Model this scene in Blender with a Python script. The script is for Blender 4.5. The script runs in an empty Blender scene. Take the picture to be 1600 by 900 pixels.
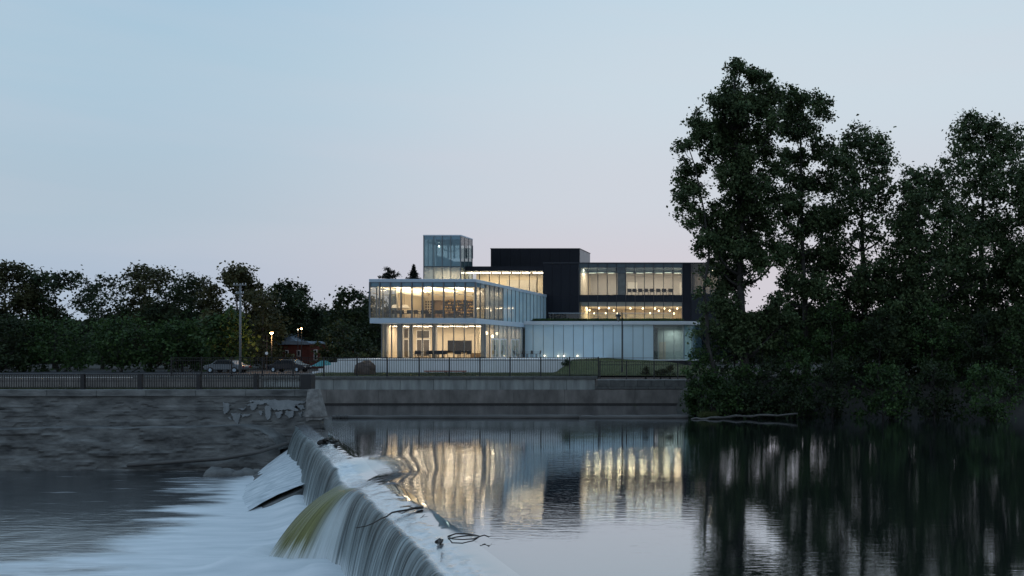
import bpy, math, random
import numpy as np
from mathutils import Vector, Matrix, noise as mnoise
random.seed(7)
rng = np.random.default_rng(7)
C = bpy.context.scene
COL = C.collection

# ------------------------------------------------------------------ camera
F, PX, HZ, CAMZ = 1400.0, 1250.0, 548.0, 5.0      # focal length / principal point in 1600 px units
cam_d = bpy.data.cameras.new('camera')
cam = bpy.data.objects.new('camera', cam_d); COL.objects.link(cam)
cam.location = (0, 0, CAMZ); cam.rotation_euler = (math.radians(90), 0, 0)
cam_d.sensor_width = 36; cam_d.lens = 36 * F / 1600
cam_d.shift_x = (800 - PX) / 1600; cam_d.shift_y = (HZ - 450) / 1600
cam_d.clip_start = 0.2; cam_d.clip_end = 6000
C.camera = cam

# ------------------------------------------------------------------ world (dusk sky)
W = bpy.data.worlds.new("World"); C.world = W; W.use_nodes = True
wn, wl = W.node_tree.nodes, W.node_tree.links
wn.clear()
def N(t, **kw):
    n = wn.new(t)
    for k, v in kw.items(): setattr(n, k, v)
    return n
out = N('ShaderNodeOutputWorld'); bg = N('ShaderNodeBackground'); wl.new(bg.outputs[0], out.inputs[0])
tc = N('ShaderNodeTexCoord'); sep = N('ShaderNodeSeparateXYZ'); wl.new(tc.outputs['Generated'], sep.inputs[0])
def ramp(stops):
    r = N('ShaderNodeValToRGB'); r.color_ramp.interpolation = 'EASE'
    el = r.color_ramp.elements
    while len(el) > 1: el.remove(el[0])
    el[0].position = stops[0][0]; el[0].color = (*stops[0][1], 1)
    for p, c in stops[1:]:
        e = el.new(p); e.color = (*c, 1)
    wl.new(sep.outputs[2], r.inputs[0]); return r
def lin(r, g, b):
    f = lambda c: ((c/255 + .055)/1.055)**2.4 if c > 10 else c/255/12.92
    return (f(r), f(g), f(b))
glow = ramp([(0, lin(209, 204, 212)), (.08, lin(211, 206, 214)), (.17, lin(208, 213, 222)), (.28, lin(205, 218, 228)), (.42, lin(196, 217, 230)), (1, lin(140, 172, 204))])
side = ramp([(0, lin(172, 188, 207)), (.06, lin(174, 190, 209)), (.12, lin(176, 195, 210)), (.24, lin(172, 199, 217)), (.40, lin(163, 196, 221)), (1, lin(138, 170, 202))])
back = ramp([(0, lin(180, 187, 198)), (.1, lin(176, 187, 200)), (.25, lin(168, 185, 203)), (.5, lin(158, 182, 205)), (1, lin(144, 174, 204))])
SUN_AZ = math.radians(8)                          # measured from +Y towards +X
d1 = N('ShaderNodeVectorMath', operation='DOT_PRODUCT'); wl.new(tc.outputs['Generated'], d1.inputs[0])
d1.inputs[1].default_value = (math.sin(SUN_AZ), math.cos(SUN_AZ), 0)
m1 = N('ShaderNodeMapRange'); wl.new(d1.outputs['Value'], m1.inputs[0])
m1.interpolation_type = 'SMOOTHERSTEP'
m1.inputs[1].default_value = .64; m1.inputs[2].default_value = 1.0
m2 = N('ShaderNodeMapRange'); wl.new(d1.outputs['Value'], m2.inputs[0])
m2.interpolation_type = 'SMOOTHSTEP'
m2.inputs[1].default_value = -.75; m2.inputs[2].default_value = .7
mixa = N('ShaderNodeMixRGB'); wl.new(m2.outputs[0], mixa.inputs[0]); wl.new(back.outputs[0], mixa.inputs[1]); wl.new(side.outputs[0], mixa.inputs[2])
mixb = N('ShaderNodeMixRGB'); wl.new(m1.outputs[0], mixb.inputs[0]); wl.new(mixa.outputs[0], mixb.inputs[1]); wl.new(glow.outputs[0], mixb.inputs[2])
# faint long veils of cirrus
mp = N('ShaderNodeMapping'); mp.inputs['Scale'].default_value = (1.3, 1.3, 9); mp.inputs['Rotation'].default_value = (.12, .06, 0)
wl.new(tc.outputs['Generated'], mp.inputs[0])
nz = N('ShaderNodeTexNoise'); nz.inputs['Scale'].default_value = 2.2; nz.inputs['Detail'].default_value = 4; wl.new(mp.outputs[0], nz.inputs[0])
m3 = N('ShaderNodeMapRange'); wl.new(nz.outputs[0], m3.inputs[0]); m3.inputs[1].default_value = .45; m3.inputs[2].default_value = .75; m3.inputs[4].default_value = .16
mixc = N('ShaderNodeMixRGB'); wl.new(m3.outputs[0], mixc.inputs[0]); wl.new(mixb.outputs[0], mixc.inputs[1]); mixc.inputs[2].default_value = (*lin(214, 208, 218), 1)
wl.new(mixc.outputs[0], bg.inputs[0]); bg.inputs[1].default_value = 1.0
# the last glow of the sun that has set, very weak and wide
sd = bpy.data.lights.new('sun', 'SUN'); sd.energy = .12; sd.angle = math.radians(30); sd.color = (1, .88, .85)
so = bpy.data.objects.new('sun', sd); COL.objects.link(so)
so.rotation_euler = Vector((-math.sin(math.radians(60)), -math.cos(math.radians(60)), -.25)).to_track_quat('-Z', 'Y').to_euler()

C.view_settings.view_transform = 'Standard'; C.view_settings.look = 'None'
C.view_settings.exposure = 0.0; C.view_settings.gamma = 1
C.render.engine = 'CYCLES'
C.cycles.use_denoising = True
C.cycles.max_bounces = 8; C.cycles.transparent_max_bounces = 16
C.cycles.diffuse_bounces = 3; C.cycles.glossy_bounces = 4; C.cycles.transmission_bounces = 4
C.cycles.sample_clamp_indirect = 4
C.cycles.caustics_reflective = False; C.cycles.caustics_refractive = False

# ------------------------------------------------------------------ helpers
def P(x, y, D): return Vector(((x-PX)/F*D, D, CAMZ-(y-HZ)/F*D))
def X(x, D): return (x-PX)/F*D
def Z(y, D): return CAMZ-(y-HZ)/F*D

class MB:
    def __init__(s): s.v = []; s.f = []
    def box(s, x0, x1, y0, y1, z0, z1):
        b = len(s.v)
        s.v += [(x0,y0,z0),(x1,y0,z0),(x1,y1,z0),(x0,y1,z0),(x0,y0,z1),(x1,y0,z1),(x1,y1,z1),(x0,y1,z1)]
        s.f += [tuple(b+i for i in q) for q in ((3,2,1,0),(4,5,6,7),(0,1,5,4),(1,2,6,5),(2,3,7,6),(3,0,4,7))]
        return s
    def prism(s, poly, a, b, axis='y'):
        """extrude a 2-D polygon: axis y -> poly is (x,z); axis z -> poly is (x,y); axis x -> poly is (y,z)"""
        n = len(poly); k = len(s.v)
        def m(p, t): return {'y': (p[0], t, p[1]), 'z': (p[0], p[1], t), 'x': (t, p[0], p[1])}[axis]
        s.v += [m(p, a) for p in poly] + [m(p, b) for p in poly]
        s.f.append(tuple(range(k, k+n))); s.f.append(tuple(reversed(range(k+n, k+2*n))))
        for i in range(n):
            j = (i+1) % n; s.f.append((k+j, k+i, k+n+i, k+n+j))
        return s
    def tube(s, pts, rad, n=8, cap=True):
        pts = [Vector(p) for p in pts]
        if not hasattr(rad, '__len__'): rad = [rad]*len(pts)
        k = len(s.v); prev = None
        for i, p in enumerate(pts):
            t = (pts[min(i+1, len(pts)-1)] - pts[max(i-1, 0)])
            t = t.normalized() if t.length > 1e-9 else Vector((0, 0, 1))
            a = prev if prev is not None else (Vector((1,0,0)) if abs(t.x) < .9 else Vector((0,1,0)))
            a = (a - t*a.dot(t)).normalized(); b = t.cross(a); prev = a
            for j in range(n):
                q = 2*math.pi*j/n
                s.v.append(tuple(p + (a*math.cos(q) + b*math.sin(q))*rad[i]))
        for i in range(len(pts)-1):
            for j in range(n):
                j2 = (j+1) % n
                s.f.append((k+i*n+j, k+i*n+j2, k+(i+1)*n+j2, k+(i+1)*n+j))
        if cap:
            s.f.append(tuple(reversed(range(k, k+n)))); e = k+(len(pts)-1)*n
            s.f.append(tuple(range(e, e+n)))
        return s
    def lathe(s, c, prof, n=12):
        k = len(s.v)
        for r, z in prof:
            for j in range(n):
                q = 2*math.pi*j/n; s.v.append((c[0]+r*math.cos(q), c[1]+r*math.sin(q), c[2]+z))
        for i in range(len(prof)-1):
            for j in range(n):
                j2 = (j+1) % n; s.f.append((k+i*n+j, k+i*n+j2, k+(i+1)*n+j2, k+(i+1)*n+j))
        return s
    def mesh(s, name, loc=(0,0,0)):
        me = bpy.data.meshes.new(name)
        me.from_pydata([(v[0]-loc[0], v[1]-loc[1], v[2]-loc[2]) for v in s.v], [], s.f); me.update()
        return me

def tag(o, label=None, cat=None, group=None, kind=None):
    if label: o['label'] = label
    if cat: o['category'] = cat
    if group: o['group'] = group
    if kind: o['kind'] = kind
    return o
def thing(name, label, cat, loc, group=None):
    o = bpy.data.objects.new(name, None); COL.objects.link(o); o.location = loc; o.empty_display_size = .3
    return tag(o, label, cat, group)
def origin(o):
    v = Vector((0,0,0))
    while o is not None: v += o.location; o = o.parent
    return v
def put(me, name, m, parent=None, loc=None, smooth=False):
    """link a mesh object; loc is local to the parent"""
    if m is not None and not me.materials: me.materials.append(m)
    if smooth: me.polygons.foreach_set('use_smooth', [True]*len(me.polygons))
    o = bpy.data.objects.new(name, me); COL.objects.link(o); o.parent = parent
    if loc is not None: o.location = loc
    return o
def part(mb, name, m, parent=None, smooth=False, bevel=0, label=None, kind=None):
    """mb in world space; made local to its parent"""
    off = origin(parent) if parent is not None else Vector((0,0,0))
    o = put(mb.mesh(name, off), name, m, parent, smooth=smooth)
    if bevel:
        b = o.modifiers.new('bevel', 'BEVEL'); b.width = bevel; b.segments = 2; b.limit_method = 'ANGLE'
    if label: o['label'] = label
    if kind: o['kind'] = kind
    return o
def struct(mb, name, m, smooth=False):
    o = part(mb, name, m, None, smooth); o['kind'] = 'structure'; return o
def boxmesh(name, sx, sy, sz, m):
    me = MB().box(-sx/2, sx/2, -sy/2, sy/2, 0, sz).mesh(name); me.materials.append(m); return me
def copy_tree(o, loc=None, rz=None, label=None):
    c = o.copy(); COL.objects.link(c)
    if loc is not None: c.location = loc
    if rz is not None: c.rotation_euler = (0, 0, rz)
    if label: c['label'] = label
    for ch in list(o.children):
        d = ch.copy(); COL.objects.link(d); d.parent = c
        for g in list(ch.children):
            e = g.copy(); COL.objects.link(e); e.parent = d
    return c

# ------------------------------------------------------------------ materials
def M(name, col, rough=.6, metal=0, var=.25, scale=1.5, bump=0, bscale=None, col2=None, spec=.5, stretch=None, emit=None, detail=6):
    m = bpy.data.materials.new(name); m.use_nodes = True
    nt = m.node_tree; b = nt.nodes['Principled BSDF']
    b.inputs['Roughness'].default_value = rough; b.inputs['Metallic'].default_value = metal
    b.inputs['Specular IOR Level'].default_value = spec
    if emit:
        b.inputs['Emission Color'].default_value = (*emit[0], 1); b.inputs['Emission Strength'].default_value = emit[1]
    t = nt.nodes.new('ShaderNodeTexCoord'); mp = nt.nodes.new('ShaderNodeMapping'); nt.links.new(t.outputs['Object'], mp.inputs[0])
    if stretch: mp.inputs['Scale'].default_value = stretch
    n = nt.nodes.new('ShaderNodeTexNoise'); n.inputs['Scale'].default_value = scale; n.inputs['Detail'].default_value = detail; n.inputs['Roughness'].default_value = .6
    nt.links.new(mp.outputs[0], n.inputs[0])
    r = nt.nodes.new('ShaderNodeMapRange'); r.inputs[1].default_value = .3; r.inputs[2].default_value = .7
    nt.links.new(n.outputs[0], r.inputs[0])
    mx = nt.nodes.new('ShaderNodeMixRGB'); nt.links.new(r.outputs[0], mx.inputs[0])
    c2 = col2 if col2 else tuple(min(1, c*(1+var)) for c in col)
    c1 = col if col2 else tuple(c*(1-var) for c in col)
    mx.inputs[1].default_value = (*c1, 1); mx.inputs[2].default_value = (*c2, 1)
    nt.links.new(mx.outputs[0], b.inputs['Base Color'])
    if bump:
        n2 = nt.nodes.new('ShaderNodeTexNoise'); n2.inputs['Scale'].default_value = bscale or scale*6; n2.inputs['Detail'].default_value = 5
        nt.links.new(mp.outputs[0], n2.inputs[0])
        bp = nt.nodes.new('ShaderNodeBump'); bp.inputs['Strength'].default_value = bump; bp.inputs['Distance'].default_value = .05
        nt.links.new(n2.outputs[0], bp.inputs['Height']); nt.links.new(bp.outputs[0], b.inputs['Normal'])
    return m
def glass(name, tint, ior=1.5, haze=0.0, hazecol=(.4, .6, .7), rough=.01):
    """thin pane: clear transmission + Fresnel reflection, optionally frosted / fritted"""
    m = bpy.data.materials.new(name); m.use_nodes = True; nt = m.node_tree; nt.nodes.clear()
    o = nt.nodes.new('ShaderNodeOutputMaterial'); tr = nt.nodes.new('ShaderNodeBsdfTransparent'); gl = nt.nodes.new('ShaderNodeBsdfGlossy')
    tr.inputs[0].default_value = (*tint, 1); gl.inputs['Roughness'].default_value = rough
    fr = nt.nodes.new('ShaderNodeFresnel'); fr.inputs[0].default_value = ior
    geo = nt.nodes.new('ShaderNodeNewGeometry')
    # keep the Fresnel term the same from both sides of the pane
    inc = nt.nodes.new('ShaderNodeVectorMath'); inc.operation = 'DOT_PRODUCT'; nt.links.new(geo.outputs['Incoming'], inc.inputs[0]); nt.links.new(geo.outputs['Normal'], inc.inputs[1])
    ab = nt.nodes.new('ShaderNodeMath'); ab.operation = 'ABSOLUTE'; nt.links.new(inc.outputs['Value'], ab.inputs[0])
    om = nt.nodes.new('ShaderNodeMath'); om.operation = 'SUBTRACT'; om.inputs[0].default_value = 1; nt.links.new(ab.outputs[0], om.inputs[1])
    pw = nt.nodes.new('ShaderNodeMath'); pw.operation = 'POWER'; nt.links.new(om.outputs[0], pw.inputs[0]); pw.inputs[1].default_value = 4
    r0 = ((ior-1)/(ior+1))**2*1.1
    ma = nt.nodes.new('ShaderNodeMath'); ma.operation = 'MULTIPLY_ADD'; nt.links.new(pw.outputs[0], ma.inputs[0]); ma.inputs[1].default_value = 1-r0; ma.inputs[2].default_value = r0
    base = tr
    if haze:
        df = nt.nodes.new('ShaderNodeBsdfDiffuse'); df.inputs[0].default_value = (*hazecol, 1)
        tl = nt.nodes.new('ShaderNodeBsdfTranslucent'); tl.inputs[0].default_value = (*hazecol, 1)
        mm = nt.nodes.new('ShaderNodeMixShader'); mm.inputs[0].default_value = .4; nt.links.new(df.outputs[0], mm.inputs[1]); nt.links.new(tl.outputs[0], mm.inputs[2])
        m2 = nt.nodes.new('ShaderNodeMixShader'); m2.inputs[0].default_value = haze
        nt.links.new(tr.outputs[0], m2.inputs[1]); nt.links.new(mm.outputs[0], m2.inputs[2]); base = m2
    mx = nt.nodes.new('ShaderNodeMixShader'); nt.links.new(ma.outputs[0], mx.inputs[0]); nt.links.new(base.outputs[0], mx.inputs[1]); nt.links.new(gl.outputs[0], mx.inputs[2])
    nt.links.new(mx.outputs[0], o.inputs[0]); return m
def leafmat(name, ca, cb, trans=.25):
    m = bpy.data.materials.new(name); m.use_nodes = True; nt = m.node_tree; nt.nodes.clear()
    o = nt.nodes.new('ShaderNodeOutputMaterial'); geo = nt.nodes.new('ShaderNodeNewGeometry')
    r = nt.nodes.new('ShaderNodeMixRGB'); nt.links.new(geo.outputs['Random Per Island'], r.inputs[0])
    k0, k1 = (.75, 1.9) if 'leaves' in name else (.9, 1.1)
    r.inputs[1].default_value = (*ca, 1); r.inputs[2].default_value = (*cb, 1)
    tco = nt.nodes.new('ShaderNodeTexCoord'); nzz = nt.nodes.new('ShaderNodeTexNoise'); nzz.inputs['Scale'].default_value = .55; nzz.inputs['Detail'].default_value = 3; nt.links.new(tco.outputs['Object'], nzz.inputs[0])
    mrr = nt.nodes.new('ShaderNodeMapRange'); mrr.inputs[1].default_value = .35; mrr.inputs[2].default_value = .65; mrr.inputs[3].default_value = k0; mrr.inputs[4].default_value = k1; nt.links.new(nzz.outputs[0], mrr.inputs[0])
    vm = nt.nodes.new('ShaderNodeVectorMath'); vm.operation = 'SCALE'; nt.links.new(r.outputs[0], vm.inputs[0]); nt.links.new(mrr.outputs[0], vm.inputs['Scale'])
    b = nt.nodes.new('ShaderNodeBsdfPrincipled'); nt.links.new(vm.outputs[0], b.inputs['Base Color']); b.inputs['Roughness'].default_value = .55; b.inputs['Specular IOR Level'].default_value = .25
    tl = nt.nodes.new('ShaderNodeBsdfTranslucent'); nt.links.new(vm.outputs[0], tl.inputs[0])
    mx = nt.nodes.new('ShaderNodeMixShader'); mx.inputs[0].default_value = trans
    nt.links.new(b.outputs[0], mx.inputs[1]); nt.links.new(tl.outputs[0], mx.inputs[2]); nt.links.new(mx.outputs[0], o.inputs[0]); return m

m_conc = M('weathered_concrete', (.29, .31, .30), .85, var=.32, scale=1.1, bump=.5, bscale=9, stretch=(1.5, 1, .28))
m_conc_low = M('stained_concrete', (.19, .178, .165), .85, var=.42, scale=.8, bump=.6, bscale=7, stretch=(1.1, 1, .55))
m_coping = M('coping_concrete', (.12, .125, .12), .85, var=.35, scale=2, bump=.5, bscale=12)
m_old = M('old_masonry', (.055, .056, .056), .9, col2=(.26, .265, .255), scale=1.1, bump=.9, bscale=5, stretch=(.5, 1, 1.3))
m_pier = M('pier_concrete', (.21, .205, .195), .9, var=.45, scale=2.2, bump=1, bscale=8)
m_plaster = M('remnant_render', (.17, .185, .19), .9, col2=(.34, .36, .37), scale=1.3, bump=.6, bscale=9)
m_white = M('white_terrace_concrete', (.76, .79, .81), .7, var=.06, scale=.7, bump=.15, bscale=14)
m_slab = M('white_roof_edge', (.66, .70, .74), .5, var=.05)
m_alu = M('blue_grey_metal', (.50, .61, .71), .4, metal=.0, var=.05)
m_mull = M('grey_mullion', (.16, .18, .20), .4, metal=.4, var=.05)
m_mulld = M('dark_mullion', (.03, .035, .045), .4, metal=.3, var=.05)
m_clad = M('black_cladding', (.010, .012, .018), .5, var=.2, scale=.3, spec=.2)
m_cladw = M('grey_wall_and_sky_sheen', (.42, .39, .38), .5, var=.08)
m_black = M('black_metal', (.012, .012, .014), .5, var=.2)
m_cream = M('cream_wall', (.62, .54, .42), .8, var=.05, scale=.5)
m_offw = M('office_wall', (.50, .47, .43), .8, var=.06, scale=.5)
m_ceil = M('ceiling', (.78, .74, .66), .8, var=.04, scale=.5)
m_ifloor = M('interior_floor', (.38, .34, .29), .4, var=.15)
m_col = M('grey_column', (.34, .33, .32), .7, var=.08)
m_wood = M('warm_wood', (.22, .15, .09), .55, var=.25, scale=3, stretch=(1, 1, 8))
m_dark = M('dark_panel', (.02, .02, .022), .3, var=.2)
m_chair = M('dark_chair_plastic', (.018, .018, .02), .45, var=.15)
m_display = M('dark_display_wall', (.012, .009, .007), .6, var=.3, scale=2)
m_gold = M('brass_goods', (.55, .36, .15), .4, metal=.4, var=.3, scale=5)
m_whitep = M('white_painted_metal', (.82, .83, .84), .4, var=.04)
m_grass = M('lawn_grass', (.05, .068, .020), .9, col2=(.09, .10, .034), scale=1.2, bump=.8, bscale=30)
m_earth = M('dark_soil_ground', (.035, .032, .026), .95, var=.4, scale=.6, bump=.6, bscale=4)
m_rock = M('brown_boulder', (.10, .075, .062), .85, var=.4, scale=1.6, bump=.9, bscale=6)
m_log = M('grey_timber', (.10, .097, .092), .8, var=.35, scale=2, bump=.6, bscale=9, stretch=(.15, 1, 1))
m_bark = M('grey_bark', (.045, .041, .037), .9, var=.4, scale=3, bump=.8, bscale=10, stretch=(1, 1, .3))
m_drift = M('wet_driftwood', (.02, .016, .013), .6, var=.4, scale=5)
m_brick = M('dark_red_brick', (.12, .035, .026), .85, var=.3, scale=3, bump=.4)
m_roof = M('slate_blue_roof', (.20, .26, .32), .6, var=.2, scale=2)
m_pole = M('pale_pole', (.20, .21, .22), .7, var=.15)
m_teal = M('teal_canvas', (.03, .20, .22), .7, var=.12)
m_carw = M('pale_car_paint', (.15, .17, .19), .25, var=.03)
m_card = M('dark_car_paint', (.02, .022, .028), .2, var=.05)
m_cglass = M('car_glass', (.02, .025, .03), .05, var=.05)
m_tyre = M('tyre_rubber', (.015, .015, .015), .8)
m_tail = M('red_lamp_lens', (.4, .02, .02), .3)
m_asph = M('asphalt', (.045, .045, .047), .85, var=.15, scale=6, bump=.3)
m_screen = M('dark_screen', (.010, .009, .008), .5, spec=.1)
m_light = M('warm_lit_fixture', (1, .85, .6), .5, emit=((1, .80, .52), 9))
m_lightw = M('bright_lit_fixture', (1, .9, .75), .5, emit=((1, .86, .66), 14))
m_street = M('sodium_lamp', (1, .6, .2), .5, emit=((1, .55, .18), 60))
m_lantern = M('lantern_glass', (.55, .55, .52), .4)
g_clear = glass('clear_glass', (.90, .94, .93))
g_front = glass('facade_glass', (.93, .93, .90))
g_dark = glass('tinted_glass', (.82, .83, .81), 1.5)
g_tower = glass('tower_glass', (.68, .82, .86), 1.5, .36, (.36, .58, .68))
g_towers = glass('tower_side_glass', (.80, .84, .84), 1.5, .12, (.4, .5, .52))
g_semi = glass('fritted_glass', (.90, .90, .86), 1.5, .45, (.50, .58, .62))
m_frit = M('blue_fritted_glass', (.50, .68, .75), .08, var=.10, scale=.35, spec=.5)
m_spand = M('blue_spandrel_glass', (.13, .27, .36), .1, var=.08, spec=.6)
m_frost = M('pale_blue_frosted_glass', (.60, .78, .86), .12, var=.09, scale=.22, spec=.5)
m_dkblue = M('dark_blue_glass', (.006, .014, .024), .12, var=.2, spec=.2)
l_dark = leafmat('dark_leaves', (.014, .026, .011), (.032, .046, .018))
l_mid = leafmat('green_leaves', (.018, .040, .013), (.048, .085, .024))
l_olive = leafmat('olive_leaves', (.034, .040, .015), (.066, .064, .028))
l_pop = leafmat('poplar_leaves', (.022, .044, .016), (.090, .120, .052))
l_con = leafmat('conifer_needles', (.008, .014, .009), (.016, .024, .014), .1)
m_tuft = leafmat('grass_blades', (.05, .07, .022), (.11, .12, .045))

# ------------------------------------------------------------------ setting: land
HX0, HX1, HY0, HY1 = -90., 120., -30., 83.9
mb = MB()
def quad(mb, x0, x1, y0, y1, z):
    k = len(mb.v); mb.v += [(x0,y0,z),(x1,y0,z),(x1,y1,z),(x0,y1,z)]; mb.f.append((k,k+1,k+2,k+3))
BIG = 3500
quad(mb, -BIG, BIG, HY1, BIG, 2.5); quad(mb, -BIG, BIG, -BIG, HY0, 2.5)
quad(mb, -BIG, HX0, HY0, HY1, 2.5); quad(mb, HX1, BIG, HY0, HY1, 2.5)
for (x0, x1, y0, y1) in ((HX0, HX1, HY0-.4, HY0), (HX0-.4, HX0, HY0, HY1), (HX1, HX1+.4, HY0, HY1)):
    mb.box(x0, x1, y0, y1, -4.5, 2.45)
struct(mb, 'ground', m_earth)
mb = MB(); quad(mb, HX0-1, HX1+1, HY0-1, HY1+1, -4.4); struct(mb, 'river_bed', m_earth)

def sstep(a, b, x):
    t = np.clip((x-a)/(b-a), 0, 1); return t*t*(3-2*t)
def gridmesh(name, xs, ys, fz, fxy=None, flip=False):
    """grid over (i,j); fz returns arrays"""
    A, B = np.meshgrid(xs, ys, indexing='ij')
    if fxy: Xc, Yc, Zc = fxy(A, B)
    else: Xc, Yc, Zc = A, B, fz(A, B)
    n, k = A.shape
    co = np.stack([Xc, Yc, Zc], -1).reshape(-1, 3)
    idx = np.arange(n*k).reshape(n, k)
    q = np.stack([idx[:-1, :-1], idx[1:, :-1], idx[1:, 1:], idx[:-1, 1:]], -1).reshape(-1, 4)
    return fastmesh(name, co, q[:, ::-1] if flip else q), A, B
def fastmesh(name, co, q, smooth=True):
    me = bpy.data.meshes.new(name)
    me.vertices.add(len(co)); me.vertices.foreach_set('co', co.astype(np.float32).ravel())
    me.loops.add(q.size); me.loops.foreach_set('vertex_index', q.astype(np.int32).ravel())
    me.polygons.add(len(q)); w = q.shape[1]
    me.polygons.foreach_set('loop_start', np.arange(0, q.size, w, dtype=np.int32))
    try: me.polygons.foreach_set('loop_total', np.full(len(q), w, dtype=np.int32))
    except Exception: pass
    me.polygons.foreach_set('use_smooth', np.full(len(q), smooth))
    me.update(calc_edges=True); me.validate(); return me
_G = rng.random((64, 64))
def vnoise(a, b):
    a = np.asarray(a, float); b = np.asarray(b, float)
    i, j = np.floor(a).astype(int), np.floor(b).astype(int); u, v = a-i, b-j
    u = u*u*(3-2*u); v = v*v*(3-2*v)
    g = lambda p, q: _G[p % 64, q % 64]
    return (g(i, j)*(1-u)+g(i+1, j)*u)*(1-v) + (g(i, j+1)*(1-u)+g(i+1, j+1)*u)*v
def fbm(a, b, o=4):
    s, am, t = 0, 1, 0
    for k in range(o):
        s = s + am*vnoise(a*2**k+17*k, b*2**k+31*k); t += am; am *= .5
    return s/t

# lawn that falls from the terrace to the river wall
def lawn_z(x, y):
    top = np.interp(x, [-60, -24, -23, -16, -10.5], [2.86, 4.1, 4.1, 3.72, 2.75])
    a = 2.62 + (np.minimum(y, 92)-84)/(88-84)*.22
    b = 2.62 + (top-2.62)*sstep(83.2, 91.5, y)
    t = sstep(-24.0, -23.0, x)
    return a*(1-t) + b*t + .05*fbm(x*.5, y*.5)
me, _, _ = gridmesh('lawn', np.concatenate([np.arange(-47, -5, .3)]), np.arange(83.9, 107.2, .6), lawn_z)
# hide the part under the terrace
o = put(me, 'lawn', m_grass); o['kind'] = 'structure'
def tufts(name, pts, h, w, m, label=None, parent=None):
    n = len(pts); a = rng.random(n)*math.pi*2; L = h*(.5+rng.random(n)); lean = rng.normal(0, .35, (n, 2))*L[:, None]
    dx = np.stack([np.cos(a), np.sin(a)], -1)*w/2
    co = np.zeros((n, 3, 3)); co[:, 0, :2] = pts[:, :2]-dx; co[:, 1, :2] = pts[:, :2]+dx; co[:, :2, 2] = pts[:, 2:3]
    co[:, 2, :2] = pts[:, :2]+lean; co[:, 2, 2] = pts[:, 2]+L
    me = fastmesh(name, co.reshape(-1, 3), np.arange(n*3).reshape(n, 3), False)
    o = put(me, name, m, parent); o['kind'] = 'stuff'
    if label: o['label'] = label; o['category'] = 'grass'
    return o
n = 26000
tx = rng.uniform(-47, -10, n); ty = 84.0+rng.random(n)**1.6*20
keep = (tx > -23) | (ty < 87.8)
tx, ty = tx[keep], ty[keep]
tufts('grass_tufts', np.stack([tx, ty, lawn_z(tx, ty)-.02], -1), .11, .03, m_tuft, 'short green lawn grass behind the black river fence')

# right bank
def bank_z(x, y):
    shore = 66.3 + np.interp(x, [-12, -6, 0, 20, 120], [6, 1.2, 1.0, -2, -8]) + .8*(fbm(x*.3, x*0+3)-.5)
    return -0.5 + 3.3*sstep(0, 9, y-shore) + .4*(fbm(x*.5, y*.5)-.5) - 1.2*sstep(-8.5, -10.5, x)*(y < 83)
me, _, _ = gridmesh('river_bank', np.concatenate([np.arange(-10.5, 20, .5), np.arange(20, 121, 3.)]), np.arange(54, 84.6, .5), bank_z)
o = put(me, 'river_bank', m_earth); o['kind'] = 'structure'
# left far ground behind the short wall's channel
struct(MB().box(-89.8, -50, 83.3, 83.88, -4, 2.49), 'far_left_bank_wall', m_conc_low)

# ------------------------------------------------------------------ weir geometry
A0 = np.array([-33.5, 59.8]); U = np.array([.543, -.8395]); ND = np.array([-.8395, -.543])
def W2(s, n): return A0[0]+U[0]*s+ND[0]*n, A0[1]+U[1]*s+ND[1]*n
def bump(s, c, w): return np.exp(-((s-c)/w)**2)
def surf_z(s, n):
    """height of the upper water near the crest; n>0 downstream of the lip"""
    d = np.maximum(-n, 0)
    z = -.16*np.exp(-(d/.55)**1.5)
    k = np.exp(-(np.abs(s-27.0-d*-.55)/3.0)**3)
    z = z - .34*k*np.exp(-(d/1.9)**2) - .035*bump(s, 27, 6)*np.exp(-((d-4)/3.5)**2)
    return z
# water surface (upstream)
dn = np.concatenate([np.arange(-1.25, -12, -.12), -12-np.cumsum(np.linspace(.3, 4, 60))])
ss = np.concatenate([[-110, -80, -50, -30, -15, -8, -4], np.arange(-2, 62, .2), [64, 68, 75, 90, 120, 160]])
def fw(A, B):
    x, y = W2(A, B); x = np.minimum(x, 119); return x, y, surf_z(A, B)
me, _, _ = gridmesh('river_water', ss, dn, None, fw)

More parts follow.
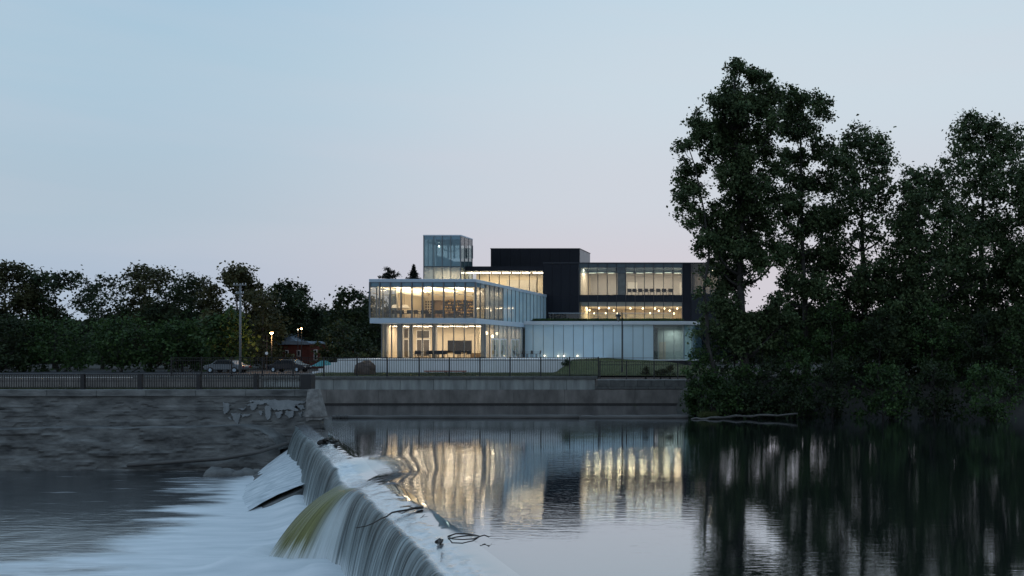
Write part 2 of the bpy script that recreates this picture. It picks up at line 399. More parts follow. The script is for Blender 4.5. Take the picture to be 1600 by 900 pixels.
m_water = bpy.data.materials.new('still_river_water'); m_water.use_nodes = True
nt = m_water.node_tree; nt.nodes.clear(); L = nt.links
def nn(t, **kw):
    n = nt.nodes.new(t)
    for k, v in kw.items(): setattr(n, k, v)
    return n
def water_nodes(rough, base, s1, b1, s2, b2, power=.5, sc=(1, 1, 1)):
    o = nn('ShaderNodeOutputMaterial'); t = nn('ShaderNodeTexCoord')
    mp1 = nn('ShaderNodeMapping'); mp1.inputs['Scale'].default_value = (s1[0], s1[1], 1); L.new(t.outputs['Object'], mp1.inputs[0])
    n1 = nn('ShaderNodeTexNoise'); n1.inputs['Scale'].default_value = 1; n1.inputs['Detail'].default_value = 3; L.new(mp1.outputs[0], n1.inputs[0])
    mp2 = nn('ShaderNodeMapping'); mp2.inputs['Scale'].default_value = (s2[0], s2[1], 1); L.new(t.outputs['Object'], mp2.inputs[0])
    n2 = nn('ShaderNodeTexNoise'); n2.inputs['Scale'].default_value = 1; n2.inputs['Detail'].default_value = 3; L.new(mp2.outputs[0], n2.inputs[0])
    # ripples come in patches
    n3 = nn('ShaderNodeTexNoise'); n3.inputs['Scale'].default_value = .09; n3.inputs['Detail'].default_value = 3; L.new(t.outputs['Object'], n3.inputs[0])
    mr = nn('ShaderNodeMapRange'); mr.inputs[1].default_value = .38; mr.inputs[2].default_value = .62; mr.inputs[3].default_value = .25; L.new(n3.outputs[0], mr.inputs[0])
    mu = nn('ShaderNodeMath', operation='MULTIPLY'); L.new(n2.outputs[0], mu.inputs[0]); L.new(mr.outputs[0], mu.inputs[1])
    bp1 = nn('ShaderNodeBump'); bp1.inputs['Strength'].default_value = 1; bp1.inputs['Distance'].default_value = b1; L.new(n1.outputs[0], bp1.inputs['Height'])
    bp2 = nn('ShaderNodeBump'); bp2.inputs['Strength'].default_value = 1; bp2.inputs['Distance'].default_value = b2; L.new(mu.outputs[0], bp2.inputs['Height']); L.new(bp1.outputs[0], bp2.inputs['Normal'])
    gl = nn('ShaderNodeBsdfGlossy'); gl.inputs['Roughness'].default_value = rough; gl.inputs[0].default_value = (.95, .97, 1, 1); L.new(bp2.outputs[0], gl.inputs['Normal'])
    df = nn('ShaderNodeBsdfDiffuse'); df.inputs[0].default_value = (*base, 1)
    fr = nn('ShaderNodeFresnel'); fr.inputs[0].default_value = 1.33
    pw = nn('ShaderNodeMath', operation='POWER'); L.new(fr.outputs[0], pw.inputs[0]); pw.inputs[1].default_value = power
    mx = nn('ShaderNodeMixShader'); L.new(pw.outputs[0], mx.inputs[0]); L.new(df.outputs[0], mx.inputs[1]); L.new(gl.outputs[0], mx.inputs[2])
    L.new(mx.outputs[0], o.inputs[0]); return mx, o, t
water_nodes(.045, (.012, .016, .016), (.5, 1.6), .0018, (1.6, 5.5), .0065, .36)
o = put(me, 'river_water', m_water); o['kind'] = 'structure'

# falling water sheet: rows along the weir, columns down the flow
sv = np.concatenate([np.arange(-4, 16, .12), np.arange(16, 60, .045), np.arange(60, 76, .2)])
NP = 52
tt = np.linspace(0, 1, NP)
def fall(Sg, Tg):
    # t<.42: the crest; beyond: the nappe
    tk = .34
    throw = .85 + .12*(fbm(Sg*.35, Sg*0)-.5) + 1.95*np.exp(-(np.abs(Sg-28.9)/1.9)**3.5) + .35*np.exp(-(np.abs(Sg-31.6)/1.2)**2)
    ridge = (fbm(Sg*1.7, Sg*0+5+Tg*.7, 4)-.5)
    crest = np.clip(Tg/tk, 0, 1); nap = np.clip((Tg-tk)/(1-tk), 0, 1)
    n = -1.25*(1-crest)**1.3
    z = surf_z(Sg, n)
    z = z + .045*(fbm(Sg*1.3, n*2.2+9, 3)-.5)*np.sin(np.pi*np.clip(crest, 0, 1))*sstep(.1, .4, crest)
    # a parabola leaving the lip nearly level
    q = nap**1.5
    H = 3.0+z
    throw = throw*np.clip((Sg+1.2)/1.0, .05, 1)
    n = n + throw*np.sqrt(np.clip(q, 0, 1))*(nap > 0)
    z = z - H*q*(nap > 0)
    n = n + ridge*(.05+.22*q)*(nap > 0) + (fbm(Sg*5, Tg*.8+3, 3)-.5)*(.05+.10*q+.25*q*bump(Sg, 29, 2))*(nap > 0)
    # notches and cusps in the lip itself
    n = n + .24*(fbm(Sg*.8, Sg*0+40, 4)-.5)*crest**3
    Su = Sg - 1.1*(1-crest)*0
    x, y = W2(Su, n)
    return x, y, z
Sg, Tg = np.meshgrid(sv, tt, indexing='ij')
x, y, z = fall(Sg, Tg)
n_, k_ = Sg.shape; idx = np.arange(n_*k_).reshape(n_, k_)
q = np.stack([idx[:-1, :-1], idx[1:, :-1], idx[1:, 1:], idx[:-1, 1:]], -1).reshape(-1, 4)
me = fastmesh('weir_waterfall', np.stack([x, y, z], -1).reshape(-1, 3), q[:, ::-1])
uv = me.attributes.new('flow', 'FLOAT2', 'POINT')
uv.data.foreach_set('vector', np.stack([Sg, Tg], -1).astype(np.float32).ravel())
m_fall = bpy.data.materials.new('falling_water'); m_fall.use_nodes = True; nt = m_fall.node_tree; nt.nodes.clear(); L = nt.links
def fall_nodes():
    o = nn('ShaderNodeOutputMaterial'); b = nn('ShaderNodeBsdfPrincipled'); L.new(b.outputs[0], o.inputs[0])
    at = nn('ShaderNodeAttribute', attribute_name='flow')
    se = nn('ShaderNodeSeparateXYZ'); L.new(at.outputs['Vector'], se.inputs[0])
    mp = nn('ShaderNodeMapping'); mp.inputs['Scale'].default_value = (9, .8, 1); L.new(at.outputs['Vector'], mp.inputs[0])
    n1 = nn('ShaderNodeTexNoise'); n1.inputs['Scale'].default_value = 1; n1.inputs['Detail'].default_value = 6; n1.inputs['Roughness'].default_value = .72; L.new(mp.outputs[0], n1.inputs[0])
    mpb = nn('ShaderNodeMapping'); mpb.inputs['Scale'].default_value = (.9, .5, 1); L.new(at.outputs['Vector'], mpb.inputs[0])
    n2 = nn('ShaderNodeTexNoise'); n2.inputs['Scale'].default_value = 1; n2.inputs['Detail'].default_value = 2; L.new(mpb.outputs[0], n2.inputs[0])
    # crest ripples (short, across the flow)
    mpc = nn('ShaderNodeMapping'); mpc.inputs['Scale'].default_value = (1.6, 14, 1); mpc.inputs['Rotation'].default_value = (0, 0, .05); L.new(at.outputs['Vector'], mpc.inputs[0])
    n3 = nn('ShaderNodeTexNoise'); n3.inputs['Scale'].default_value = 1; n3.inputs['Detail'].default_value = 4; L.new(mpc.outputs[0], n3.inputs[0])
    streak = nn('ShaderNodeMapRange'); streak.inputs[1].default_value = .42; streak.inputs[2].default_value = .64; L.new(n1.outputs[0], streak.inputs[0])
    wide = nn('ShaderNodeMapRange'); wide.inputs[1].default_value = .35; wide.inputs[2].default_value = .7; wide.inputs[3].default_value = .45; wide.inputs[4].default_value = 1.2; L.new(n2.outputs[0], wide.inputs[0])
    mu = nn('ShaderNodeMath', operation='MULTIPLY', use_clamp=True); L.new(streak.outputs[0], mu.inputs[0]); L.new(wide.outputs[0], mu.inputs[1])
    # more air towards the foot
    foot = nn('ShaderNodeMapRange'); foot.inputs[1].default_value = .55; foot.inputs[2].default_value = 1; foot.inputs[3].default_value = 0; foot.inputs[4].default_value = .35; L.new(se.outputs[1], foot.inputs[0])
    ad = nn('ShaderNodeMath', operation='ADD', use_clamp=True); L.new(mu.outputs[0], ad.inputs[0]); L.new(foot.outputs[0], ad.inputs[1])
    body = nn('ShaderNodeMixRGB'); L.new(ad.outputs[0], body.inputs[0]); body.inputs[1].default_value = (.022, .034, .034, 1); body.inputs[2].default_value = (.42, .49, .50, 1)
    # the green tongue of deep water pouring through the notch
    t1 = nn('ShaderNodeMath', operation='SUBTRACT'); L.new(se.outputs[0], t1.inputs[0]); t1.inputs[1].default_value = 29.1
    t2 = nn('ShaderNodeMath', operation='ABSOLUTE'); L.new(t1.outputs[0], t2.inputs[0])
    t3 = nn('ShaderNodeMapRange', interpolation_type='SMOOTHSTEP'); t3.inputs[1].default_value = 1.5; t3.inputs[2].default_value = 2.1; t3.inputs[3].default_value = 1; t3.inputs[4].default_value = 0; L.new(t2.outputs[0], t3.inputs[0])
    tk = nn('ShaderNodeMapRange', interpolation_type='SMOOTHSTEP'); tk.inputs[1].default_value = .26; tk.inputs[2].default_value = .42; L.new(se.outputs[1], tk.inputs[0])
    t4 = nn('ShaderNodeMath', operation='MULTIPLY'); L.new(t3.outputs[0], t4.inputs[0]); L.new(tk.outputs[0], t4.inputs[1])
    olive = nn('ShaderNodeMixRGB'); L.new(mu.outputs[0], olive.inputs[0]); olive.inputs[1].default_value = (.085, .085, .012, 1); olive.inputs[2].default_value = (.30, .30, .12, 1)
    c2 = nn('ShaderNodeMixRGB'); L.new(t4.outputs[0], c2.inputs[0]); L.new(body.outputs[0], c2.inputs[1]); L.new(olive.outputs[0], c2.inputs[2])
    # white veil on the near flank of the tongue
    v1 = nn('ShaderNodeMath', operation='SUBTRACT'); L.new(se.outputs[0], v1.inputs[0]); v1.inputs[1].default_value = 31.6
    v2 = nn('ShaderNodeMath', operation='ABSOLUTE'); L.new(v1.outputs[0], v2.inputs[0])
    v3 = nn('ShaderNodeMapRange', interpolation_type='SMOOTHSTEP'); v3.inputs[1].default_value = .4; v3.inputs[2].default_value = 1.1; v3.inputs[3].default_value = .8; v3.inputs[4].default_value = 0; L.new(v2.outputs[0], v3.inputs[0])
    vt = nn('ShaderNodeMapRange', interpolation_type='SMOOTHSTEP'); vt.inputs[1].default_value = .36; vt.inputs[2].default_value = .75; L.new(se.outputs[1], vt.inputs[0])
    v4 = nn('ShaderNodeMath', operation='MULTIPLY'); L.new(v3.outputs[0], v4.inputs[0]); L.new(vt.outputs[0], v4.inputs[1])
    cv = nn('ShaderNodeMixRGB'); L.new(v4.outputs[0], cv.inputs[0]); L.new(c2.outputs[0], cv.inputs[1]); cv.inputs[2].default_value = (.62, .68, .68, 1)
    # the foot of the tongue breaks into foam
    fj = nn('ShaderNodeMath', operation='MULTIPLY_ADD'); L.new(n1.outputs[0], fj.inputs[0]); fj.inputs[1].default_value = .5; L.new(se.outputs[1], fj.inputs[2])
    ff = nn('ShaderNodeMapRange', interpolation_type='SMOOTHSTEP'); ff.inputs[1].default_value = 1.08; ff.inputs[2].default_value = 1.27; L.new(fj.outputs[0], ff.inputs[0])
    cw = nn('ShaderNodeMixRGB'); L.new(ff.outputs[0], cw.inputs[0]); L.new(cv.outputs[0], cw.inputs[1]); cw.inputs[2].default_value = (.72, .77, .78, 1)
    L.new(cw.outputs[0], b.inputs['Base Color'])
    b.inputs['Roughness'].default_value = .28; b.inputs['Specular IOR Level'].default_value = .5; b.inputs['IOR'].default_value = 1.36
    bp = nn('ShaderNodeBump'); bp.inputs['Strength'].default_value = .6; bp.inputs['Distance'].default_value = .06; L.new(n1.outputs[0], bp.inputs['Height'])
    L.new(bp.outputs[0], b.inputs['Normal'])
    # crest: thin glassy water with short ripples, partly aerated, sky reflection painted into diffuse
    bq = nn('ShaderNodeBump'); bq.inputs['Strength'].default_value = 1; bq.inputs['Distance'].default_value = .035; L.new(n3.outputs[0], bq.inputs['Height'])
    gl = nn('ShaderNodeBsdfGlossy'); gl.inputs[0].default_value = (.95, .97, 1, 1); L.new(bq.outputs[0], gl.inputs['Normal'])
    df = nn('ShaderNodeBsdfDiffuse'); L.new(bq.outputs[0], df.inputs['Normal'])
    air_sheen = nn('ShaderNodeMapRange', interpolation_type='SMOOTHSTEP'); air_sheen.inputs[1].default_value = .10; air_sheen.inputs[2].default_value = .15
    av = nn('ShaderNodeMath', operation='MULTIPLY_ADD'); L.new(n2.outputs[0], av.inputs[0]); av.inputs[1].default_value = .12; av.inputs[2].default_value = -.06
    aw = nn('ShaderNodeMath', operation='ADD'); L.new(av.outputs[0], aw.inputs[0]); L.new(se.outputs[1], aw.inputs[1]); L.new(aw.outputs[0], air_sheen.inputs[0])
    gr = nn('ShaderNodeMapRange'); gr.inputs[3].default_value = .045; gr.inputs[4].default_value = .2; L.new(air_sheen.outputs[0], gr.inputs[0]); L.new(gr.outputs[0], gl.inputs['Roughness'])
    bs = nn('ShaderNodeMapRange'); bs.inputs[3].default_value = .0; bs.inputs[4].default_value = 1; L.new(air_sheen.outputs[0], bs.inputs[0]); L.new(bs.outputs[0], bq.inputs['Strength'])
    dk_ = nn('ShaderNodeMapRange'); dk_.inputs[1].default_value = .46; dk_.inputs[2].default_value = .56; dk_.inputs[3].default_value = 1; dk_.inputs[4].default_value = .15; L.new(n3.outputs[0], dk_.inputs[0])
    am = nn('ShaderNodeMath', operation='MULTIPLY'); L.new(air_sheen.outputs[0], am.inputs[0]); L.new(dk_.outputs[0], am.inputs[1])
    dc = nn('ShaderNodeMixRGB'); L.new(am.outputs[0], dc.inputs[0]); dc.inputs[1].default_value = (.012, .016, .016, 1); dc.inputs[2].default_value = (.37, .38, .40, 1); L.new(dc.outputs[0], df.inputs[0])
    fr = nn('ShaderNodeFresnel'); fr.inputs[0].default_value = 1.33; L.new(bq.outputs[0], fr.inputs['Normal'])
    pw = nn('ShaderNodeMath', operation='POWER'); L.new(fr.outputs[0], pw.inputs[0]); pw.inputs[1].default_value = .30
    cm = nn('ShaderNodeMixShader'); L.new(pw.outputs[0], cm.inputs[0]); L.new(df.outputs[0], cm.inputs[1]); L.new(gl.outputs[0], cm.inputs[2])
    isc = nn('ShaderNodeMapRange', interpolation_type='SMOOTHSTEP'); isc.inputs[1].default_value = .30; isc.inputs[2].default_value = .37; L.new(se.outputs[1], isc.inputs[0])
    fm = nn('ShaderNodeMixShader'); L.new(isc.outputs[0], fm.inputs[0]); L.new(cm.outputs[0], fm.inputs[1]); L.new(b.outputs[0], fm.inputs[2])
    L.new(fm.outputs[0], o.inputs[0])
fall_nodes()
o = put(me, 'weir_waterfall', m_fall); o['kind'] = 'structure'
# masonry core under the water
mb = MB(); a = W2(-1.6, -2.2); b = W2(76, -2.2); c = W2(76, -.25); d = W2(-1.6, -.25)
mb.prism([a, b, c, d], -4.2, -.55, 'z'); struct(mb, 'weir_core', m_old)

# lower pool: foam where the weir lands, dark sliding water further out
sp = np.concatenate([np.arange(-12, 70, .3)]); npn = np.concatenate([np.arange(-.6, 30, .25), np.arange(30, 92, 2.)])
def pool(A, B):
    x, y = W2(A, B)
    land = 1.0 + 2.5*bump(A, 28.9, 2.2)
    z = -3.05 + (.30+.35*fbm(A*.9, B*.9+5, 3))*np.exp(-((B-land)/1.0)**2)*(A > 15) + .10*np.exp(-B/5)*(fbm(A*.8, B*.8)-.5)*2 + .03*fbm(A*.4, B*.4)
    return x, y, z
me, Ag, Bg = gridmesh('lower_pool', sp, npn, None, pool, True)
xx, yy = W2(Ag, Bg)
foam = 1.25*np.exp(-np.maximum(Bg-2.0, 0)/4.4) + .55*bump(Ag, 29.5, 7)*np.exp(-np.maximum(Bg-3, 0)/9) + .6*sstep(22, 34, Ag)*np.exp(-Bg/13)
foam += .25*sstep(34, 44, Ag)
foam -= .28*sstep(16, 11, Ag)*sstep(2.6, 4.5, Bg)
foam -= .35*sstep(24, 18, Ag)*sstep(5, 9, Bg)
foam = foam + .12 + 1.5*(fbm(xx*.16, yy*.8, 4)-.52)*(.35+.65*sstep(1.5, 7, Bg)) + .5*(fbm(xx*.5+yy*.2, yy*1.6, 4)-.5)*sstep(1, 4, Bg)
foam = foam*(1 - .9*np.exp(-((Bg-4)/4)**2)*sstep(8, -2, Ag))
foam = np.clip(foam, 0, 1)
at = me.attributes.new('foam', 'FLOAT', 'POINT'); at.data.foreach_set('value', foam.astype(np.float32).ravel())
m_pool = bpy.data.materials.new('foaming_pool'); m_pool.use_nodes = True; nt = m_pool.node_tree; nt.nodes.clear(); L = nt.links
mx, o_, t_ = water_nodes(.15, (.012, .016, .018), (.6, 3), .02, (2, 9), .02, .6)
df = nn('ShaderNodeBsdfPrincipled'); df.inputs['Roughness'].default_value = .7
nf = nn('ShaderNodeTexNoise'); nf.inputs['Scale'].default_value = 1; nf.inputs['Detail'].default_value = 6
mpf = nn('ShaderNodeMapping'); mpf.inputs['Scale'].default_value = (.35, 1.6, 1); L.new(t_.outputs['Object'], mpf.inputs[0]); L.new(mpf.outputs[0], nf.inputs[0])
cf = nn('ShaderNodeMixRGB'); L.new(nf.outputs[0], cf.inputs[0]); cf.inputs[1].default_value = (.50, .57, .59, 1); cf.inputs[2].default_value = (.98, .99, 1.0, 1)
L.new(cf.outputs[0], df.inputs['Base Color'])
bpf = nn('ShaderNodeBump'); bpf.inputs['Strength'].default_value = .5; bpf.inputs['Distance'].default_value = .12; L.new(nf.outputs[0], bpf.inputs['Height']); L.new(bpf.outputs[0], df.inputs['Normal'])
af = nn('ShaderNodeAttribute', attribute_name='foam')
sm = nn('ShaderNodeMath', operation='MULTIPLY_ADD', use_clamp=True); L.new(nf.outputs[0], sm.inputs[0]); sm.inputs[1].default_value = 1.2; sm.inputs[2].default_value = -.62
s2 = nn('ShaderNodeMath', operation='ADD'); L.new(sm.outputs[0], s2.inputs[0]); L.new(af.outputs['Fac'], s2.inputs[1])
s3 = nn('ShaderNodeMapRange', interpolation_type='SMOOTHSTEP'); s3.inputs[1].default_value = .05; s3.inputs[2].default_value = .75; L.new(s2.outputs[0], s3.inputs[0])
m3 = nn('ShaderNodeMixShader'); L.new(s3.outputs[0], m3.inputs[0]); L.new(mx.outputs[0], m3.inputs[1]); L.new(df.outputs[0], m3.inputs[2]); L.new(m3.outputs[0], o_.inputs[0])
o = put(me, 'lower_pool', m_pool); o['kind'] = 'structure'
m_foam = M('white_foam', (.40, .47, .50), .7, col2=(.82, .86, .88), scale=1.1, stretch=(1.2, 2.6, .5), detail=5, bump=.3, bscale=2)
# sloping apron below the far half of the weir, sheeted in white water
def apron(A, B):
    s_ = A; t = B
    n = .35 + t*3.1*(.75+.25*sstep(0, 8, s_)); z = -1.55 - 1.62*t**1.15 + .05*(fbm(s_*1.2, t*3)-.5) - .35*(1-t)*sstep(10, 15, s_)
    x, y = W2(s_ + t*.8 + .9*(fbm(t*3.1+2, s_*0+4, 3)-.5)*sstep(11, 15, s_), n + .5*(fbm(s_*.5, t*0+3, 3)-.5)*t); return x, y, z
me, _, _ = gridmesh('apron_water', np.arange(-1, 15.01, .15), np.linspace(0, 1, 24), None, apron, True)
o = put(me, 'apron_water', m_foam); o['kind'] = 'structure'
mb = MB(); pa = W2(15, .3); pb = W2(15.8, 3.4); pc = W2(-1, .3); pd = W2(-.2, 3.0)
k = 0
mb.v = [(*pc, -1.75), (*pd, -3.3), (*pb, -3.3), (*pa, -2.05), (*pc, -3.6), (*pa, -3.6), (*pb, -3.6), (*pd, -3.6)]
mb.f = [(0, 1, 2, 3), (3, 2, 6, 5), (0, 3, 5, 4), (1, 7, 6, 2), (0, 4, 7, 1), (4, 5, 6, 7)]
struct(mb, 'weir_apron', m_old)

# ------------------------------------------------------------------ trees
def leafcloud(name, pts, nor, size, m, parent, smooth=False):
    n = len(pts)
    a = rng.normal(size=(n, 3)); nv = nor*1.2 + a; nv /= np.linalg.norm(nv, axis=1, keepdims=True)
    r = rng.normal(size=(n, 3)); u = np.cross(nv, r); u /= np.linalg.norm(u, axis=1, keepdims=True); v = np.cross(nv, u)
    sz = size*(.6+.8*rng.random(n))[:, None]
    co = np.zeros((n, 4, 3))
    co[:, 0] = pts - u*sz*.55; co[:, 1] = pts - v*sz*.42 + nv*sz*.12; co[:, 2] = pts + u*sz*.6; co[:, 3] = pts + v*sz*.42 + nv*sz*.12
    me = fastmesh(name, (co - np.array(origin(parent))).reshape(-1, 3), np.arange(n*4).reshape(n, 4), False)
    return put(me, name, m, parent)
def lobes_to_leaves(lobes, dens, clump=.55, per=30):
    """lobes: (centre, radius, flatten)"""
    P_, N_ = [], []
    for c, R, fl in lobes:
        c = np.array(c); k = max(3, int(dens*R**2.2))
        d = rng.normal(size=(k, 3)); d /= np.linalg.norm(d, axis=1, keepdims=True)
        rr = R*rng.random(k)**.45
        sub = c + d*rr[:, None]*np.array([1, 1, fl])
        for i in range(k):
            cr = clump*(.5+.9*rng.random()); m_ = int(per*(.5+rng.random()))
            e = rng.normal(size=(m_, 3))*cr*.5*np.array([1, 1, .8])
            P_.append(sub[i]+e); N_.append(np.tile(d[i]*.6+np.array([0, 0, .5]), (m_, 1)))
    return np.concatenate(P_), np.concatenate(N_)
def limb(mb, a, b, r0, r1, sag=.12, n=6, seg=7):
    a, b = Vector(a), Vector(b); L_ = (b-a).length
    j = Vector((random.uniform(-1, 1), random.uniform(-1, 1), 0))*L_*.07
    pts = []
    for i in range(n):
        t = i/(n-1); p = a.lerp(b, t) + Vector((0, 0, -sag*L_*math.sin(math.pi*t))) + j*math.sin(math.pi*t)
        pts.append(p)
    mb.tube(pts, [r0+(r1-r0)*i/(n-1) for i in range(n)], seg)
def tree(name, label, cat, base, trunk_pts, r0, lobes, leaf, mleaf, dens=6, size=.22, clump=.55, per=30, group=None):
    t = thing(name, label, cat, base, group)
    mb = MB(); tp = [Vector(p) for p in trunk_pts]; n = len(tp)
    mb.tube(tp, [r0*(1-.85*i/(n-1)) for i in range(n)], 9)
    for c, R, fl in lobes:
        c = Vector(c)
        # leave the trunk below the lobe
        cand = [p for p in tp if p.z < c.z - .15*R] or [tp[0]]
        a = min(cand, key=lambda p: (p-c).length + abs((c.z-p.z) - (Vector((c.x-p.x, c.y-p.y, 0)).length))*.6)
        i = tp.index(a); rr = r0*(1-.85*i/(n-1))*.5
        limb(mb, a, c, rr, .03)
        for _ in range(3):
            e = c + Vector((random.uniform(-1, 1), random.uniform(-1, 1), random.uniform(-.3, 1)))*R*.8
            limb(mb, a.lerp(c, random.uniform(.5, .9)), e, rr*.4, .015, .05, 4, 5)
    part(mb, 'trunk', m_bark, t, smooth=True)
    pts, nor = lobes_to_leaves(lobes, dens, clump, per)
    leafcloud('crown', pts, nor, size, mleaf, t)
    return t
def auto_lobes(cx, cy, z0, z1, R, n, seedr=.42):
    out_ = []
    for i in range(n):
        t = (i+.5)/n; h = z0+(z1-z0)*(t**.9); w = math.sin(math.pi*min(1, .22+.74*t))**.8
        a = i*2.4+random.random(); rr = R*w*random.uniform(.35, .85)
        lr = R*seedr*random.uniform(.7, 1.15)*(1.05-.4*t)
        out_.append(((cx+math.cos(a)*rr, cy+math.sin(a)*rr, min(h, z1-lr*.7)), lr, .8))
    return out_
def round_tree(name, label, cat, x, ytop, wpx, D, zb, mleaf, dens, size, n=16, group=None, low=.25, clump=.6, per=26, ybase=None):
    c = X(x, D); zt = Z(ytop, D); R = wpx/2*D/F; h = zt-zb
    tp = [(c+random.uniform(-.1, .1)*i*.4, D+random.uniform(-.1, .1)*i*.4, zb-.3+h*.8*i/6) for i in range(7)]
    return tree(name, label, cat, (c, D, zb), tp, max(.10, h*.02), auto_lobes(c, D, zb+h*low, zt, R, n), None, mleaf, dens, size, clump, per, group)

# ------------------------------------------------------------------ walls by the river
def plant_wall(name, label, cat, loc): return thing(name, label, cat, loc)
DW = 83.3
fw_ = thing('river_wall', 'long grey concrete river wall with pale upper band across the far side', 'wall', (X(720, DW), DW, 0))
xl, xs_, xr = -62.0, X(929, DW), X(1099, DW)
z_top = Z(588, DW); z_band = Z(609, DW)
# lower darker wall, cast in lengths
cuts = [xl]
while cuts[-1] < xr: cuts.append(cuts[-1]+random.uniform(4.5, 8.5))
for a, b in zip(cuts[:-1], cuts[1:]):
    b = min(b-.012, xr)
    if b-a < .3: continue
    mb = MB().box(a, b, DW, DW+.55, -1.5, z_band-.003)
    part(mb, 'lower_panel', m_conc_low, fw_, bevel=.02)
pitch = 3.1
a = xl
while a < xs_-.3:
    b = min(a+pitch-.03, xs_)
    part(MB().box(a, b, DW+.10, DW+.55, z_band, z_top-.26), 'upper_panel', m_conc, fw_, bevel=.02); a += pitch
part(MB().box(xl, xs_+.25, DW-.03, DW+.62, z_top-.257, z_top), 'coping', m_coping, fw_, bevel=.03)
# stepped-down right hand length in coursed blocks
zt2 = Z(594.5, DW); zc = [Z(608, DW), Z(603.5, DW), zt2]
for r in range(2):
    a = xs_+.27 if r else xs_+.02
    while a < xr-.2:
        b = min(a+1.25, xr); part(MB().box(a, b-.02, DW+.03-.0*r, DW+.5, zc[r]+.002, zc[r+1]-.01), 'block', m_coping, fw_, bevel=.015); a += 1.25
part(MB().box(xs_+.26, xr, DW+.0, DW+.56, zt2-.006, zt2+.10), 'coping', m_conc, fw_, bevel=.02)
part(MB().box(xl, xr, DW+.2, DW+.53, z_band-.25, zt2-.05), 'backing', m_conc_low, fw_)
part(MB().box(xl, xr-.01, DW-.06, DW-.003, -1.4, .13), 'painted_shadow_line', m_drift, fw_)  # dark strip standing in for the shadow line along the waterline
# floating timber boom across the channel
DB = 66.4
bm = thing('timber_boom', 'long grey timber boom lying on the water in front of the far wall', 'boom', (X(760, DB), DB, 0))
segs = [(519, 543, 655.0, 654.6), (545, 905, 654.4, 652.6), (907, 1075, 652.3, 649.8)]
for (x0, x1, y0, y1) in segs:
    a = P(x0, y0, DB); b = P(x1, y1, DB); a.z = .03; b.z = .10
    mb = MB(); n = 14
    mb.tube([a.lerp(b, i/n)+Vector((0, .04*math.sin(i*1.7), .012*math.sin(i*2.3))) for i in range(n+1)], [.17+.02*math.sin(i*2.1) for i in range(n+1)], 8)
    part(mb, 'log', m_log, bm, smooth=True)

# left abutment
DA = 61.5; zA = Z(609, DA)
ab = thing('abutment_wall', 'crumbling old river wall with white render patches left of the weir', 'wall', (X(420, DA), DA, -3))
def rough_wall(name, x0, x1, y, z0, z1, th, amp, step, m, parent, lab=None):
    xs = np.arange(x0, x1+1e-6, step); zs = np.linspace(z0, z1, max(3, int((z1-z0)/step)))
    Ax, Az = np.meshgrid(xs, zs, indexing='ij')
    d = amp*(fbm(Ax*.9, Az*1.6, 5)-.5)*1.6 + amp*.9*sstep(.55, .6, fbm(Ax*.22, Az*1.9, 3)) - amp*1.2*sstep(.56, .6, fbm(Ax*.6+50, Az*3.1, 3))
    co = np.stack([Ax, y-d, Az], -1); n_, k_ = Ax.shape
    idx = np.arange(n_*k_).reshape(n_, k_)
    q = np.stack([idx[:-1, :-1], idx[1:, :-1], idx[1:, 1:], idx[:-1, 1:]], -1).reshape(-1, 4)
    off = np.array(origin(parent)); me = fastmesh(name, co.reshape(-1, 3)-off, q, False)
    return put(me, name, m, parent)
xa0, xa1 = -89.0, X(478, DA)
rough_wall('wall_face', xa0, xa1+.3, DA, -3.4, zA-.45, 0, .055, .10, m_old, ab)
part(MB().box(xa0, xa1+.1, DA+.15, DA+1.5, -3.4, zA-.46), 'wall_core', m_old, ab)
a = xa0
while a < xa1:
    b = min(a+3.4, xa1+.15); part(MB().box(a, b-.025, DA-.12, DA+1.5, zA-.45, zA), 'coping', m_old, ab, bevel=.03); a += 3.4
# remnants of pale render left on the face
pats = [[(349,629),(358,631),(358,640),(355,646),(349,646)], [(361,645),(376,646),(375,652),(371,664),(366,657)], [(377,648),(392,647),(389,650),(378,651)],
        [(390,626),(420,624.5),(418,628),(410,632),(402,632),(398,640),(394,641),(390,634),(382,633),(391,631),(398,628),(391,628.5)],
        [(419,625),(444,625),(478,627),(476,631),(468,630),(460,636),(468,641),(459,642),(452,639),(440,641),(425,640),(424,634),(417,632)],
        [(414,634),(424,634),(422,645),(423,652),(418,656),(415,650)], [(446,642),(459,642),(458,650),(452,653),(446,648)], [(462,632),(474,633),(476,639),(470,640)]]
pats += [[(356,652),(360,651),(361,656)], [(404,643),(410,642),(408,649)], [(430,644),(441,643),(437,655),(433,652)], [(372,638),(384,637),(381,641)], [(466,645),(472,644),(470,652)]]
for ip, pg in enumerate(pats):
    pts = []
    for i in range(len(pg)):
        a = pg[i]; b = pg[(i+1) % len(pg)]; ln = math.hypot(b[0]-a[0], b[1]-a[1]); m_ = max(2, int(ln/1.3))
        for k in range(m_):
            t = k/m_; x_ = a[0]+(b[0]-a[0])*t; y_ = a[1]+(b[1]-a[1])*t
            x_ += 1.9*mnoise.noise(Vector((x_*.35, y_*.5, ip)))+.9*mnoise.noise(Vector((x_*1.3, y_*1.3, 7)))
            y_ += 1.7*mnoise.noise(Vector((x_*.4, y_*.5, ip+9)))+.9*mnoise.noise(Vector((x_*1.4, y_*1.2, 3)))
            pts.append((X(x_, DA-.1), Z(y_, DA-.1)))
    part(MB().prism(pts, DA-.12, DA+.0), 'render_patch', m_plaster, ab)
